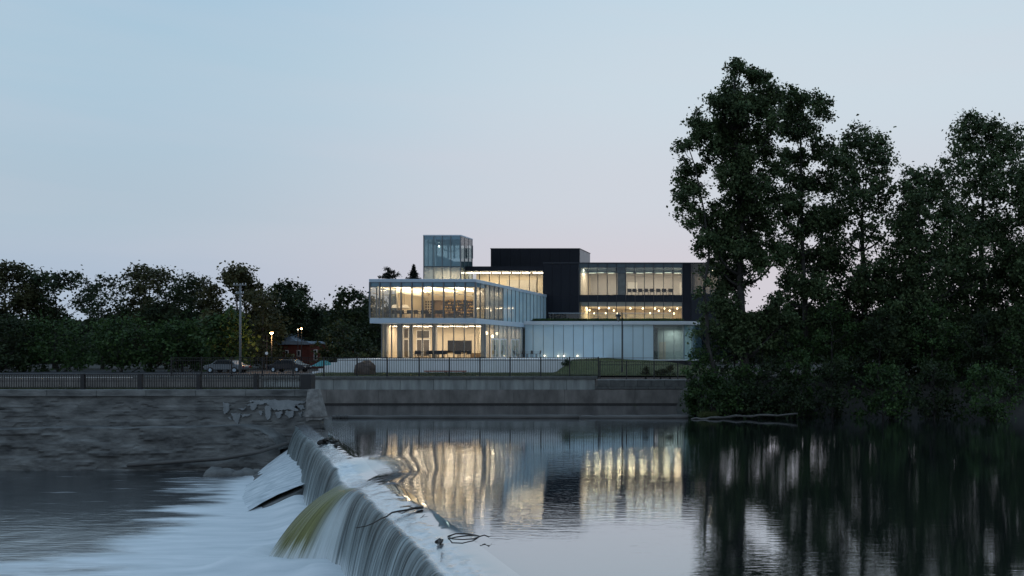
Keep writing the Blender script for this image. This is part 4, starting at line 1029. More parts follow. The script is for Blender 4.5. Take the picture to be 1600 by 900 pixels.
# ------------------------------------------------------------------ low frosted building (right)
DL = 107.2; ZL0, ZL1 = Z(562, DL), Z(507.5, DL)
low = thing('frosted_gallery', 'low building faced in pale blue frosted glass with a white roof edge', 'building', (X(940, DL), DL, TZ-1))
lx0, lx1 = X(820, DL), X(1071, DL); LB = 116.0
def rounded(x0, x1, y0, y1, r, n=8):
    pts = [(x0, y1), (x0, y0)]
    for i in range(n+1):
        a = -math.pi/2 + math.pi/2*i/n; pts.append((x1-r+r*math.cos(a), y0+r+r*math.sin(a)))
    pts += [(x1, y1)]; return pts
part(MB().prism(rounded(lx0-.02, lx1+1.15, DL-.35, LB, 1.5), ZL1, Z(502, DL), 'z'), 'roof_slab', m_slab, low, bevel=.03)
part(MB().prism(rounded(lx0, lx1+1.05, DL-.12, LB, 1.3), ZL0-.10, ZL0, 'z'), 'base_slab', m_slab, low)
part(MB().prism(rounded(lx0+.3, lx1+.7, DL+.25, LB, 1.0), 2.2, ZL0-.101, 'z'), 'plinth', m_mulld, low)
lxs = [X(x, DL) for x in (820, 833, 849, 865, 880.5, 896, 911.5, 927, 942.5, 958, 973.5, 989, 1005, 1021)]
panes(low, lxs, DL, ZL0, ZL1, m_frost, 'frosted_pane')
mullions(low, lxs, DL+.02, ZL0, ZL1, .05, .08, m_mull)
part(MB().box(lx0, X(1021, DL), DL+.05, DL+.2, ZL0, ZL1), 'wall_core', m_cream, low)
# clear corner bay
cxs = [X(x, DL) for x in (1021.5, 1037, 1053, 1069)]
panes(low, cxs, DL, ZL0, ZL1, g_towers)
mullions(low, cxs, DL+.02, ZL0, ZL1, .05, .08, m_mull)
rr = [(lx1+1.0-1.2+1.2*math.cos(a), DL+1.2+1.2*math.sin(a)) for a in [-math.pi/2+math.pi/2*i/6 for i in range(7)]]
mb = MB(); k = len(rr)
for p in rr: mb.v += [(p[0], p[1], ZL0), (p[0], p[1], ZL1)]
mb.f = [(2*i, 2*i+2, 2*i+3, 2*i+1) for i in range(k-1)]
part(mb, 'curved_pane', g_tower, low, smooth=True)
part(MB().box(lx1+.98, lx1+1.01, DL+1.2, LB, ZL0, ZL1), 'side_pane', g_tower, low)
m_pale = M('pale_green_wall', (.52, .60, .56), .7, var=.05)
part(MB().box(X(1021.5, DL)+.05, lx1+.4, DL+2.6, DL+2.75, ZL0, ZL1), 'inner_wall', m_pale, low)
part(MB().box(X(1021.5, DL)+.05, lx1+.7, DL+.4, DL+2.6, Z(512, DL), ZL1-.003), 'bulkhead', m_pale, low)
part(MB().box(lx1-.32, lx1-.12, DL+.4, DL+.6, ZL0, Z(512, DL)), 'column', m_whitep, low)
dr = part(MB().box(X(1030, DL+2.5), X(1040, DL+2.5), DL+2.54, DL+2.59, ZL0+.01, Z(534, DL)), 'inner_door', m_cream, low)
part(MB().box(X(820, DL), lx1+.2, DL-.06, DL-.01, Z(559, DL)-.03, Z(559, DL)+.01), 'sill_rail', m_mull, low)
area(X(1046, DL), DL+1.6, Z(514, DL), 1.4, .4, 40, (.95, 1, .95))
# small uplights inside the frosted wall
for i, x in enumerate((850.5, 872, 881, 902)):
    p = Vector((X(x, DL-.3), DL-.25, TZ-.1+.35 if x < 860 else ZL0+.5))
    t = thing('marker_light', ['small lit ground light against the frosted wall, first from the left', 'small lit ground light against the frosted wall, second from the left', 'small lit ground light against the frosted wall, third from the left', 'small lit ground light against the frosted wall, fourth and last'][i], 'lamp', (p.x, p.y, p.z-.3), 'ground lights at the frosted wall')
    part(MB().lathe((p.x, p.y, p.z-.3), [(.05, 0), (.05, .2), (.01, .2)], 8), 'lamp_body', m_whitep, t)
    part(MB().lathe((p.x, p.y, p.z-.1), [(.045, 0), (.05, .08), (.01, .12)], 8), 'lamp_lens', m_light, t)
# roof terrace: planter, glass balustrade
roofz = Z(502, DL)
bal = thing('glass_balustrade', 'clear glass balustrade along the roof terrace', 'balustrade', (X(950, DL), DL+1.2, roofz))
bx = np.linspace(X(857, DL+1.2), X(1050, DL+1.2), 13); zt3 = Z(489.5, DL+1.2)
for a, b in zip(bx[:-1], bx[1:]): part(MB().box(a+.02, b-.02, DL+1.2, DL+1.22, roofz+.05, zt3), 'glass_panel', g_clear, bal)
part(MB().box(bx[0], bx[-1], DL+1.17, DL+1.25, zt3, zt3+.05), 'handrail', m_alu, bal)
pl_ = thing('roof_planter', 'long planter of grasses on the white roof edge', 'planter', (X(950, DL), DL+.6, roofz))
part(MB().box(X(830, DL+.5), X(1062, DL+.5), DL+.35, DL+.9, roofz, roofz+.12), 'planter_box', m_mulld, pl_)
n = 9000; gx = rng.uniform(X(831, DL), X(1066, DL), n); gy = rng.uniform(DL+.3, DL+.95, n)
ph = np.where(gx > X(1030, DL), 1.6, 1.0)*(.7+.6*vnoise(gx*2.2, gx*0))
o = tufts('planter_grass', np.stack([gx, gy, np.full(n, roofz+.05)], -1), .26, .06, l_mid, None, pl_)
for v in (): pass
o.location = (-(X(950, DL)), -(DL+.6), -roofz)

# ------------------------------------------------------------------ dark building
DD = 116.6
dk = thing('black_building', 'black clad main building with two bands of lit windows', 'building', (X(960, DD), DD, TZ))
zR = Z(411.5, DD)
dx0, dx1, dx2 = X(850, DD), X(905.5, DD), X(1067, DD)
dxe = X(1125, DD)
# cladding panels on the blank wall
cxs = np.linspace(dx0, dx1, 5)
for a, b in zip(cxs[:-1], cxs[1:]):
    for z0, z1 in ((8.0, Z(461.5, DD)-.012), (Z(461.5, DD), zR-.12)):
        part(MB().box(a+.012, b-.012, DD-.35, DD-.2, z0, z1), 'cladding_panel', m_clad, dk)
part(MB().box(dx0+.02, dx1-.05, DD-.199, DD+14, 4, zR-.05), 'wall_core', m_clad, dk)
part(MB().box(dx0-.02, dxe+.1, DD-.42, DD+14, zR-.05, zR+.08), 'roof_edge', m_mulld, dk)
zu1, zu0 = Z(418, DD), Z(461, DD); zl1, zl0 = Z(472, DD), Z(500, DD)
dms = [X(x, DD) for x in (905.5, 920, 935, 949.5, 964, 978.5, 993, 1007.5, 1022, 1037.5, 1052, 1067)]
zsp = Z(427.5, DD)
panes(dk, dms, DD-.3, zu0, zsp, g_dark)
panes(dk, dms, DD-.3, zsp+.003, zu1, glass('tinted_upper_glass', (.50, .58, .62), 1.6, .12, (.10, .22, .30)), 'upper_light')
panes(dk, dms, DD-.3, zu1+.003, zR-.055, M('teal_grey_fascia_glass', (.03, .065, .085), .1, var=.15), 'fascia_panel')
panes(dk, dms, DD-.3, zl0, zl1, g_dark)
panes(dk, dms, DD-.3, zl1+.003, zu0-.003, m_dkblue, 'spandrel_panel')
mullions(dk, dms, DD-.28, 8.0, zR-.055, .07, .16, m_mulld)
part(MB().box(dx1, dx2, DD-.25, DD+9, zl1+.02, zu0-.05), 'floor_slab', m_clad, dk)
part(MB().box(dx1, dx2, DD-.2, DD+9, zu1+.05, zR-.06), 'ceiling_slab', m_clad, dk)
DI = DD+5.5
part(MB().box(dx1, dx2, DI, DI+.15, zu0-.05, zu1+.05), 'back_wall', m_offw, dk)
part(MB().box(dx1, dx2, DI+2, DI+2.15, 8, zl1+.02), 'back_wall', m_cream, dk)
part(MB().box(dx1+.2, dx2-.2, DI+1.5, DI+1.98, 8.26, 9.35), 'dark_counter', m_display, dk)
part(MB().box(dx1+.02, dx1+.15, DD+.0, DI+2, 8, zu1+.05), 'partition', m_cream, dk)
part(MB().box(dx2-.15, dx2-.02, DD+.0, DI+2, 8, zu1+.05), 'partition', m_cream, dk)
part(MB().box(dx1, dx2, DD-.1, DI+2, 8.0, 8.25), 'floor', m_ifloor, dk)
part(MB().box(X(964.5, DD), X(978, DD), DD+.05, DD+.2, zu0-.04, zu1+.04), 'pier_wall', M('blue_grey_wall', (.20, .23, .25), .7), dk)
part(MB().box(dx1+.2, dx2-.2, DD+.1, DI-.02, zu1+.0, zu1+.045), 'ceiling', m_ceil, dk)
part(MB().box(dx1+.2, dx2-.2, DD+.1, DI+1.98, Z(478.5, DD), zl1+.018), 'ceiling', m_ceil, dk)
for (x0, x1, y0, y1, mm) in ((907, 918, 439, 460, m_mull), (981, 996, 441, 461, m_ceil), (1062, 1066.5, 441, 461, m_ceil), (958, 963, 443, 460, m_offw)):
    part(MB().box(X(x0, DI), X(x1, DI), DI-.08, DI-.003, max(zu0-.04, Z(y1, DI)), Z(y0, DI)), 'inner_door', mm, dk)
for i, x in enumerate((912, 926, 940, 955, 985, 1000, 1015, 1030, 1045, 1059)):
    area(X(x, DD+2), DD+1.6, zu1-.04, 1.1, .5, 95, (1, .89, .76))
    fixture(['lit strip in the upper office, %s' % p for p in ('above the grey inner door at far left', 'second bay from the left', 'third bay from the left', 'left of the grey pier', 'first right of the grey pier', 'over the left end of the conference table', 'over the left half of the conference table', 'over the right half of the conference table', 'over the right end of the conference table', 'in the last bay on the right')][i], X(x, DD+1.6), DD+.9+.5*(i % 2), Z(425.5, DD), .85, .12, 'lit ceiling strips in the upper office')
for x in (914, 932, 950, 968, 986, 1004, 1022, 1040, 1058): area(X(x, DD+3), DD+3.4, zl1-.65, .9, .6, 95, (1, .78, .50))
k = 0
for row, (y_, dd) in enumerate(((481.5, 1.0), (485, 2.6), (489.5, 4.2))):
    for j in range(9):
        x = 917+j*17.5+row*6+random.uniform(-2, 2); y_ = y_+random.uniform(-.4, .4)
        if x > 1062 or random.random() < .3: continue
        p = P(x, y_, DD+dd); k += 1
        t = thing('globe_lamp', 'globe lamp in the lower lit band, %s row, %s from the left' % (('front', 'middle', 'back')[row], ('first', 'second', 'third', 'fourth', 'fifth', 'sixth', 'seventh', 'eighth', 'ninth')[j]), 'lamp', p, 'globe lamps in the lower lit band')
        part(MB().lathe(p, [(0.01, -.11), (.08, -.08), (.10, 0), (.08, .08), (.01, .11)], 10), 'globe', m_light, t, smooth=True)
        part(MB().tube([(p.x, p.y, p.z+.17), (p.x, p.y, zl1)], .01, 4), 'cord', m_black, t)
# conference chairs
names = ['first', 'second', 'third', 'fourth', 'fifth', 'sixth', 'seventh', 'eighth']
for i, x in enumerate((984, 992, 1001, 1010, 1019, 1029, 1038, 1048)):
    o = chair(X(x, DD+1.4), DD+1.4, zu0-.03, math.pi, 'black conference chair, %s from the left in the upper office row' % names[i], 'conference chairs in the upper office'); o.scale = (1.25, 1.1, 1.15)
table(X(1016, DD+2.2), DD+2.3, zu0-.03, 'long conference table in the upper office', 'conference tables', 5.4, m_wood)
for i, x in enumerate((914, 922, 940, 948, 985, 993, 1003, 1012, 1020, 1031, 1040, 1050)):
    chair(X(x, DD+1.2), DD+1.0+.3*(i % 2), 8.25, [.2, 2.9, 3.4][i % 3], 'dark cafe chair in the lower lit band, %s from the left' % (names+['ninth', 'tenth', 'eleventh', 'twelfth'])[i], 'cafe chairs in the lower lit band')
# dark right end of the building
part(MB().box(dx2+.05, X(1080, DD), DD-.3, DD+14, 4, zR-.055), 'end_wall', m_clad, dk)
part(MB().box(X(1080, DD)+.02, dxe, DD-.25, DD-.2, Z(459, DD), zR-.06), 'end_glazing', g_dark, dk)
mullions(dk, [X(x, DD) for x in (1082, 1096, 1110, 1124)], DD-.2, Z(459, DD), zR-.06, .07, .16, m_mulld)
part(MB().box(X(1080, DD)+.02, dxe, DD-.2, DD+14, 4, Z(459, DD)-.01), 'end_wall', m_dkblue, dk)
part(MB().box(X(1080, DD)+.02, dxe, DD+3.5, DD+3.7, Z(459, DD), zR-.06), 'back_wall', m_cladw, dk)
for x in (1100, 1112): 
    t = fixture('lit ceiling lamp at the right end behind the tree, %s' % ('left one' if x == 1100 else 'right one'), X(x, DD+1), DD+1, Z(423, DD+1), .45, .2, 'ceiling lamps at the tree end', m_lightw)
area(X(1104, DD+1.5), DD+1.6, Z(422, DD), 1.2, .3, 40, (1, .8, .55))
# left lit ribbon
rb0, rb1 = X(728, DD), X(850, DD)
zrr = Z(416.5, DD)
part(MB().box(rb0, rb1-.02, DD-.3, DD+14, Z(423, DD), zrr), 'parapet', m_clad, dk)
rms = [X(x, DD) for x in (728, 739, 750, 765.5, 781, 797, 812, 828, 840, 849.5)]
panes(dk, rms, DD-.25, 10.5, Z(423.3, DD), g_front)
mullions(dk, rms, DD-.22, 10.5, Z(423.2, DD), .06, .14, m_mulld)
part(MB().box(rb0+.05, rb1-.1, DD+3.6, DD+3.75, 10.0, Z(423.2, DD)-.0), 'back_wall', m_cream, dk)
part(MB().box(rb0+.05, rb1-.1, DD-.1, DD+3.6, 9.9, 10.4), 'floor', m_ifloor, dk)
part(MB().box(rb0+.05, rb1-.1, DD-.1, DD+3.6, Z(423.2, DD)-.05, Z(423.2, DD)-.004), 'ceiling', m_ceil, dk)
part(MB().box(X(790, DD+3), X(836, DD+3), DD+3.45, DD+3.59, 10.4, Z(437, DD+3)), 'wainscot', m_offw, dk)
for i, (x0, x1) in enumerate(((729, 738), (741, 749), (752, 764), (767, 779.5), (783, 795), (799, 810.5), (814, 826), (831, 848))):
    xa, xb = X(x0, DD), X(x1, DD); yy_ = DD+.55
    t = thing('ceiling_lamp', 'linear lit strip in the upper ribbon window, %s from the left' % names[i], 'lamp', ((xa+xb)/2, yy_, Z(426, DD)), 'linear strips in the upper ribbon window')
    part(MB().box(xa, xb, yy_-.06, yy_+.06, Z(426.6, DD), Z(425.2, DD)), 'diffuser', m_lightw, t)
    part(MB().box(xa, xb, yy_-.08, yy_+.08, Z(425.2, DD)+.002, Z(424.6, DD)), 'housing', m_whitep, t)
    area((xa+xb)/2, DD+1.6, Z(424, DD)-.03, xb-xa, .3, 52, (1, .80, .52))
# penthouse
DP = 123.0
ph_ = thing('roof_penthouse', 'black box penthouse on top of the main building', 'penthouse', (X(836, DP), DP, zR))
px0, px1 = X(767, DP), X(906, DP); zp1 = Z(388, DP)
pxs = np.linspace(px0, px1, 10)
for a, b in zip(pxs[:-1], pxs[1:]): part(MB().box(a+.01, b-.01, DP-.1, DP, 14, zp1-.1), 'cladding_panel', m_clad, ph_)
pe = DP*344/328.
part(MB().box(px0+.01, px1-.11, DP+.002, pe, 14, zp1-.1), 'core', m_clad, ph_)
for k in range(3):
    a = DP+(pe-DP)*k/3; part(MB().box(px1-.1, px1, a+.01, a+(pe-DP)/3-.01, 14, zp1-.1), 'sky_sheen_panel', m_cladw, ph_)  # side cladding coloured pale for the sky reflected in it
part(MB().box(px0-.05, px1+.05, DP-.15, pe+.05, zp1-.098, zp1), 'roof_edge', m_mulld, ph_)

# ------------------------------------------------------------------ glass tower
D0 = 114.8; D1 = D0*530/512.
tw = thing('glass_tower', 'square blue glass stair tower rising above the pavilion roof', 'tower', (X(691, D0), D0, TZ))
tx0, tx1 = X(662, D0), X(720, D0); zt0, zt1 = 9.0, Z(367, D0); zmid = Z(416.5, D0)
part(MB().box(tx0-.06, tx1+.06, D0-.06, D1+.06, zt1-.14, zt1), 'roof_edge', m_alu, tw)
txs = [X(x, D0) for x in (662, 678, 691, 704.5, 720)]
panes(tw, txs, D0, zt0, zmid-.05, g_semi)
panes(tw, txs, D0, zmid+.03, zt1-.6, g_tower)
panes(tw, txs, D0, zt1-.595, zt1-.145, m_spand, 'transom_panel')
mullions(tw, txs, D0, zt0, zt1-.145, .06, .14, m_mull)
part(MB().box(tx0, tx1, D0-.04, D0+.1, zmid-.05, zmid+.03), 'transom', m_mulld, tw)
tds = np.linspace(D0, D1, 4)
for a, b in zip(tds[:-1], tds[1:]):
    part(MB().box(tx1-.03, tx1, a+.03, b-.03, zt0, zt1-.145), 'side_pane', g_towers, tw)
    part(MB().box(tx0, tx0+.03, a+.03, b-.03, zt0, zt1-.145), 'side_pane', g_towers, tw)
me3 = boxmesh('mullion', .12, .06, zt1-.145-zt0, m_mull)
for d_ in tds:
    for x_ in (tx0+.03, tx1-.03): put(me3, 'mullion', None, tw, (x_-origin(tw).x, d_-D0, zt0-TZ))
bxs = np.linspace(tx0, tx1, 7)
for a, b in zip(bxs[:-1], bxs[1:]): part(MB().box(a+.09, b-.09, D1-.05, D1-.02, Z(404, D1), zt1-.9), 'back_pane', g_clear, tw)
mb = MB()
for a in bxs: mb.box(a-.1, a+.1, D1-.1, D1+.02, Z(404, D1), zt1-.9)
part(mb, 'back_frame', m_mull, tw)
part(MB().box(tx0, tx1, D1-.1, D1+.02, zt1-.898, zt1-.142), 'back_wall', m_spand, tw)
m_tw = M('blue_grey_stair_wall', (.18, .30, .36), .7, var=.06)
part(MB().prism([(tx0+.1, zmid+.05), (tx1-.05, zmid+.05), (tx1-.05, Z(409, D1)), (X(711, D1), Z(409, D1)), (X(693, D1), Z(401, D1)), (tx0+.1, Z(401, D1))], D1-.35, D1-.12), 'stair_wall', m_tw, tw)
part(MB().box(tx0+.1, tx1-.1, D0+.1, D1-.1, zmid-.12, zmid+.04), 'landing', m_ceil, tw)
part(MB().box(tx0+.1, tx1-.1, D0+2.9, D0+3.0, zt0, zmid-.12), 'inner_wall', m_ceil, tw)
part(MB().box(tx0+.1, tx1-.1, D0+.15, D1-.1, zt1-.9, zt1-.86), 'ceiling', m_mull, tw)
area(X(691, D0), D0+1.6, zmid-.2, 3.2, .6, 170, (1, .82, .58))
t = thing('spotlight', 'small white lit spotlight high inside the glass tower', 'lamp', (X(686, D0+1.5), D0+1.5, Z(382, D0)))
part(MB().lathe((X(686, D0+1.5), D0+1.5, Z(384, D0)), [(.01, 0), (.09, 0), (.09, .22), (.01, .22)], 10), 'lamp_body', m_lightw, t)
part(MB().tube([(X(686, D0+1.5), D0+1.5, Z(384, D0)+.2), (X(686, D0+1.5), D0+1.5, zt1-.9)], .02, 6), 'stem', m_black, t)
t = thing('ceiling_sculpture', 'bowl shaped wire sculpture hanging inside the glass tower', 'sculpture', (X(704, D0+2), D0+2, Z(390, D0+2)))
mb = MB(); cx_, cy_, cz_ = X(704, D0+2), D0+2, Z(386, D0+2)
for j in range(10):
    a = j*math.pi/10
    mb.tube([(cx_+math.cos(a)*1.1*math.cos(b), cy_+math.sin(a)*1.1*math.cos(b), cz_-.6*math.sin(b)) for b in np.linspace(0, math.pi, 9)], .02, 4)
part(mb, 'wire_bowl', m_mull, t)
part(MB().tube([(cx_, cy_, cz_-.6), (cx_, cy_, zt1-.9)], .015, 5), 'cord', m_mull, t)

# ------------------------------------------------------------------ lamp post
lp = thing('street_lamp', 'black park lamp post with a hanging lantern behind the river fence', 'street lamp', (X(972, 86), 86, 2.7))
lx, lz1 = X(972, 86), Z(486, 86)
part(MB().lathe((lx, 86, 2.6), [(.16, 0), (.16, .25), (.11, .35), (.085, .8), (.06, 1.0), (.055, lz1-2.6-.3), (.075, lz1-2.6-.28), (.05, lz1-2.6-.2), (.03, lz1-2.6+.05), (.005, lz1-2.6+.15)], 12), 'post', m_black, lp, smooth=True)
part(MB().tube([(lx, 86, lz1-.35), (lx-.12, 86, lz1-.05), (lx-.3, 86, lz1-.02), (lx-.36, 86, lz1-.22)], .025, 6), 'arm', m_black, lp)
lan = (lx-.36, 86, lz1-1.0)
part(MB().lathe(lan, [(.02, .85), (.06, .74), (.24, .60), (.30, .50), (.28, .48), (.01, .52)], 8), 'lantern_cap', m_black, lp)
gl_ = part(MB().lathe(lan, [(.08, .08), (.2, .48)], 8), 'lantern_glass', m_lantern, lp)
part(MB().lathe(lan, [(.01, -.02), (.05, .0), (.09, .08), (.01, .1)], 8), 'finial', m_black, lp)
mb = MB()
for j in range(8):
    a = j*math.pi/4+math.pi/8*0; mb.tube([(lan[0]+.085*math.cos(a), 86+.085*math.sin(a), lan[2]+.08), (lan[0]+.205*math.cos(a), 86+.205*math.sin(a), lan[2]+.48)], .012, 4)
part(mb, 'lantern_frame', m_black, lp)

# ------------------------------------------------------------------ left background: street, house, cars, poles
mb = MB(); quad(mb, -120, X(527, 92), 92, 112, 2.515); struct(mb, 'parking_area', m_asph)
DH = 128.
hz = 2.5
hs = thing('brick_house', 'dark red brick house with pale flat eaves beneath the trees', 'house', (X(480, DH), DH, hz))
hx0, hx1, hx2 = X(424, DH), X(488, DH), X(527, DH)
part(MB().box(hx0, hx1, DH, DH+8, hz, Z(538.5, DH)), 'wall', m_brick, hs)
part(MB().box(hx1+.01, hx2, DH-.8, DH+7, hz, Z(538, DH)), 'wall', m_brick, hs)
part(MB().prism([(hx0-.4, Z(538.4, DH)), (hx1+.4, Z(538.4, DH)), (hx1-.8, Z(533, DH)), (hx0+.8, Z(533, DH))], DH-.4, DH+8.4), 'roof', m_roof, hs)
part(MB().box(hx1+.45, hx2+.2, DH-1, DH+7.2, Z(538, DH)+.002, Z(536.3, DH)), 'roof', m_roof, hs)
part(MB().prism([(X(434, DH), Z(532.9, DH)), (X(456, DH), Z(532.9, DH)), (X(441, DH), Z(521, DH))], DH+1, DH+7), 'gable_roof', M('pale_blue_shingle', (.30, .40, .50), .6, var=.2), hs)
for (x0, x1, y0, y1) in ((491.5, 495, 547, 562), (509, 515, 549, 557), (447, 450, 548, 556), (465, 469, 548, 556), (436, 440, 548, 556)):
    dd = DH-.8 if x0 > 488 else DH
    w_ = part(MB().box(X(x0, dd)-.08, X(x1, dd)+.08, dd-.06, dd-.002, Z(y1, dd)-.08, Z(y0, dd)+.08), 'window', m_whitep, hs)
    o = part(MB().box(X(x0, dd), X(x1, dd), dd-.075, dd-.061, Z(y1, dd), Z(y0, dd)), 'pane', m_cglass, hs); o.parent = w_
def pole(x, y0, D, zb, r, name, label, cat, arms, m=m_pole):
    t = thing(name, label, cat, (X(x, D), D, zb)); zt = Z(y0, D)
    part(MB().tube([(X(x, D), D, zb-.2), (X(x, D), D, zt)], [r, r*.7], 10), 'post', m, t, smooth=True)
    for (ya, w) in arms:
        part(MB().box(X(x-w, D), X(x+w, D), D-.14, D-.05, Z(ya, D)-.06, Z(ya, D)+.06), 'crossarm', m, t)
        for sgn in (-1, -.5, .5, 1): part(MB().lathe((X(x+sgn*w*.9, D), D-.09, Z(ya, D)+.06), [(.04, 0), (.05, .08), (.02, .16), (.005, .17)], 6), 'insulator', m_whitep, t)
    return t
pole(375.5, 443, 98, 2.5, .13, 'utility_pole', 'tall pale utility pole with two crossarms before the left trees', 'utility pole', ((445.5, 10), (458.5, 6)))
t = pole(424.5, 523, 106, 2.5, .07, 'street_lamp', 'bright orange sodium street lamp under the left trees', 'street lamp', (), m_black)
c_ = P(424.5, 520.5, 106)
part(MB().lathe(c_, [(.01, -.12), (.16, -.06), (.16, .06), (.01, .1)], 10), 'lamp_head', m_street, t, smooth=True)
l = bpy.data.lights.new('street_light', 'POINT'); l.energy = 420; l.color = (1, .55, .2); l.shadow_soft_size = .15
o = bpy.data.objects.new('street_light', l); COL.objects.link(o); o.location = c_ + Vector((0, -.4, -.2))
for x, y_, s_ in ((471, 513.5, .10), (465.5, 515, .06)):
    t = pole(x, y_+1, 121, 2.5, .05, 'street_lamp', 'distant small %s street lamp deep among the trees' % ('orange' if s_ > .08 else 'white'), 'street lamp', (), m_black)
    part(MB().lathe(P(x, y_, 121), [(.01, -s_), (s_*1.4, 0), (.01, s_)], 8), 'lamp_head', m_street if s_ > .08 else m_lightw, t)
t = thing('street_lamp', 'orange lamp glowing between the trees at far right', 'street lamp', P(1167, 560, 100)*1)
t.location.z = 2.5
part(MB().tube([(X(1167, 100), 100, 2.4), (X(1167, 100), 100, Z(505, 100))], [.08, .05], 8), 'post', m_black, t)
part(MB().lathe(P(1167, 504, 100), [(.01, -.15), (.22, 0), (.01, .12)], 10), 'lamp_head', m_street, t, smooth=True)
# round sign on a pole near the brick house
t = thing('road_sign', 'small round pale sign on a thin post below the orange lamp', 'sign', (X(417, 103), 103, 2.5))
part(MB().tube([(X(417, 103), 103, 2.4), (X(417, 103), 103, Z(524, 103))], .04, 6), 'post', M('rusty_post', (.14, .07, .05), .8), t)
part(MB().tube([(X(417, 103), 102.93, Z(552, 103)), (X(417, 103), 102.96, Z(552, 103))], .17, 16), 'sign_plate', m_whitep, t)
def car(label, x, D, m, flip=1, lampm=None):
    cx = X(x, D); z0 = 2.52
    t = thing('parked_car', label, 'car', (cx, D, z0), 'cars parked left of the terrace')
    prof = [(-2.15, .35), (-2.2, .62), (-2.05, .85), (-1.5, .93), (-.95, 1.38), (-.6, 1.46), (.65, 1.45), (1.35, .98), (2.0, .85), (2.18, .62), (2.12, .32)]
    pr = [(cx+flip*a, z0+b) for a, b in prof]
    part(MB().prism(pr if flip < 0 else pr[::-1], D-.85, D+.85), 'body', m, t, bevel=.08, smooth=False)
    win = [(-1.32, .97), (-.88, 1.34), (-.55, 1.39), (.58, 1.38), (1.1, 1.0)]
    for s_ in (-1, 1): part(MB().prism([(cx+flip*a, z0+b) for a, b in win], D+s_*.852-.012, D+s_*.852+.012), 'side_window', m_cglass, t)
    for wx_ in (-1.35, 1.35):
        for s_ in (-1, 1):
            w_ = part(MB().tube([(cx+wx_, D+s_*.72, z0+.32), (cx+wx_, D+s_*.9, z0+.32)], .32, 18), 'wheel', m_tyre, t)
            o = part(MB().tube([(cx+wx_, D+s_*.9, z0+.32), (cx+wx_, D+s_*.915, z0+.32)], .19, 12), 'rim', m_alu, t); o.parent = w_
    for s_ in (-1, 1):
        part(MB().box(cx-flip*2.2-.02, cx-flip*2.2+.05, D+s_*.6-.15, D+s_*.6+.15, z0+.62, z0+.76), 'tail_lamp', m_tail, t)
        part(MB().box(cx+flip*2.16-.03, cx+flip*2.16+.02, D+s_*.6-.15, D+s_*.6+.15, z0+.58, z0+.72), 'headlamp', m_whitep, t)
    return t
car('pale silver car at the left edge behind the two fences', 355, 101, m_carw, -1)
car('dark parked car beneath the brick house', 452, 104, m_card, 1)
# teal canopy
t = thing('teal_umbrella', 'teal market umbrella beside the white steps', 'umbrella', (X(506, 91.5), 91.5, 2.5))
uz = Z(572, 91.5)
part(MB().lathe((X(506, 91.5), 91.5, uz), [(1.25, 0), (.9, .18), (.4, .48), (.02, .66)], 8), 'canopy', m_teal, t)
part(MB().tube([(X(506, 91.5), 91.5, 2.4), (X(506, 91.5), 91.5, uz+.66)], .03, 6), 'pole', m_pole, t)
# dark hedge behind terrace at left of pavilion
hg = thing('clipped_hedge', 'dark clipped hedge running left of the pavilion', 'hedge', (X(555, 97), 97, TZ-1))
lob = [((X(x, 97+random.uniform(-.6, .6)), 97, TZ-.2+random.uniform(-.4, .3)), .95, .9) for x in range(528, 600, 8)]
pts, nor = lobes_to_leaves(lob, 10, .4, 24); leafcloud('foliage', pts, nor, .2, l_dark, hg)
# bush on the end of the terrace wall
round_tree('low_shrub', 'small dark shrub at the right end of the white terrace wall', 'shrub', 886, 562, 18, 88.2, 2.9, l_mid, 16, .10, 7, low=.1, clump=.25, per=40)
for i, x in enumerate((1009, 1032, 1047)):
    round_tree('low_shrub', ['reddish low shrub behind the lower fence, left one', 'low shrub behind the lower fence, middle one', 'low shrub behind the lower fence, nearest the big trees'][i], 'shrub', x, (573, 577, 572)[i], 20, 84.9, 2.6, l_olive, 14, .10, 6, group='shrubs behind the lower fence', low=.1, clump=.25, per=34)

# ------------------------------------------------------------------ background trees, left
BT = [ # x, ytop, width, D, material, label
    (372, 419, 128, 122, l_olive, 'brownish olive tree, tallest at the left edge of the photo'),
    (452, 443, 110, 132, l_dark, 'dark broad tree rising behind the brick house'),
    (412, 452, 80, 118, l_olive, 'olive tree right of the utility pole'),
    (356, 488, 80, 105, l_mid, 'dark green tree low at the left edge behind the fences'),
    (500, 478, 86, 138, l_dark, 'smaller dark tree in the dip between the two tree groups'),
    (549, 450, 96, 128, l_dark, 'dark round tree next to the pavilion left corner'),
    (590, 462, 70, 140, l_dark, 'dark tree partly behind the left end of the pavilion'),
    (540, 505, 90, 112, l_dark, 'low dark tree under the round tree beside the pavilion'),
    (478, 512, 60, 134, l_dark, 'low dark tree right behind the brick house roof'),
    (300, 430, 120, 125, l_dark, 'dark tree beyond the left edge trees'),
    (235, 415, 130, 128, l_olive, 'tall olive tree further left'),
    (160, 432, 120, 120, l_dark, 'dark broad tree well left of the olive tree'),
    (85, 420, 130, 126, l_dark, 'tall dark tree near the far left end'),
    (10, 410, 140, 122, l_olive, 'olive tree at the far left end'),
    (285, 500, 90, 106, l_mid, 'low green tree behind the left railing'),
    (190, 495, 110, 104, l_mid, 'low green tree second along the left railing'),
    (90, 500, 110, 106, l_mid, 'low green tree third along the left railing'),
    (0, 495, 110, 104, l_dark, 'low dark tree at the left end of the railing'),
    (640, 500, 100, 140, l_dark, 'dark tree hidden behind the pavilion'),
]
for (x, yt, w, D, ml, lb) in BT:
    round_tree('leafy_tree', lb, 'tree', x, yt, w, D, 2.5, ml, random.uniform(3.6, 7), random.uniform(.26, .40), random.randint(14, 24), 'trees along the left background', low=.12, clump=.9, per=26)
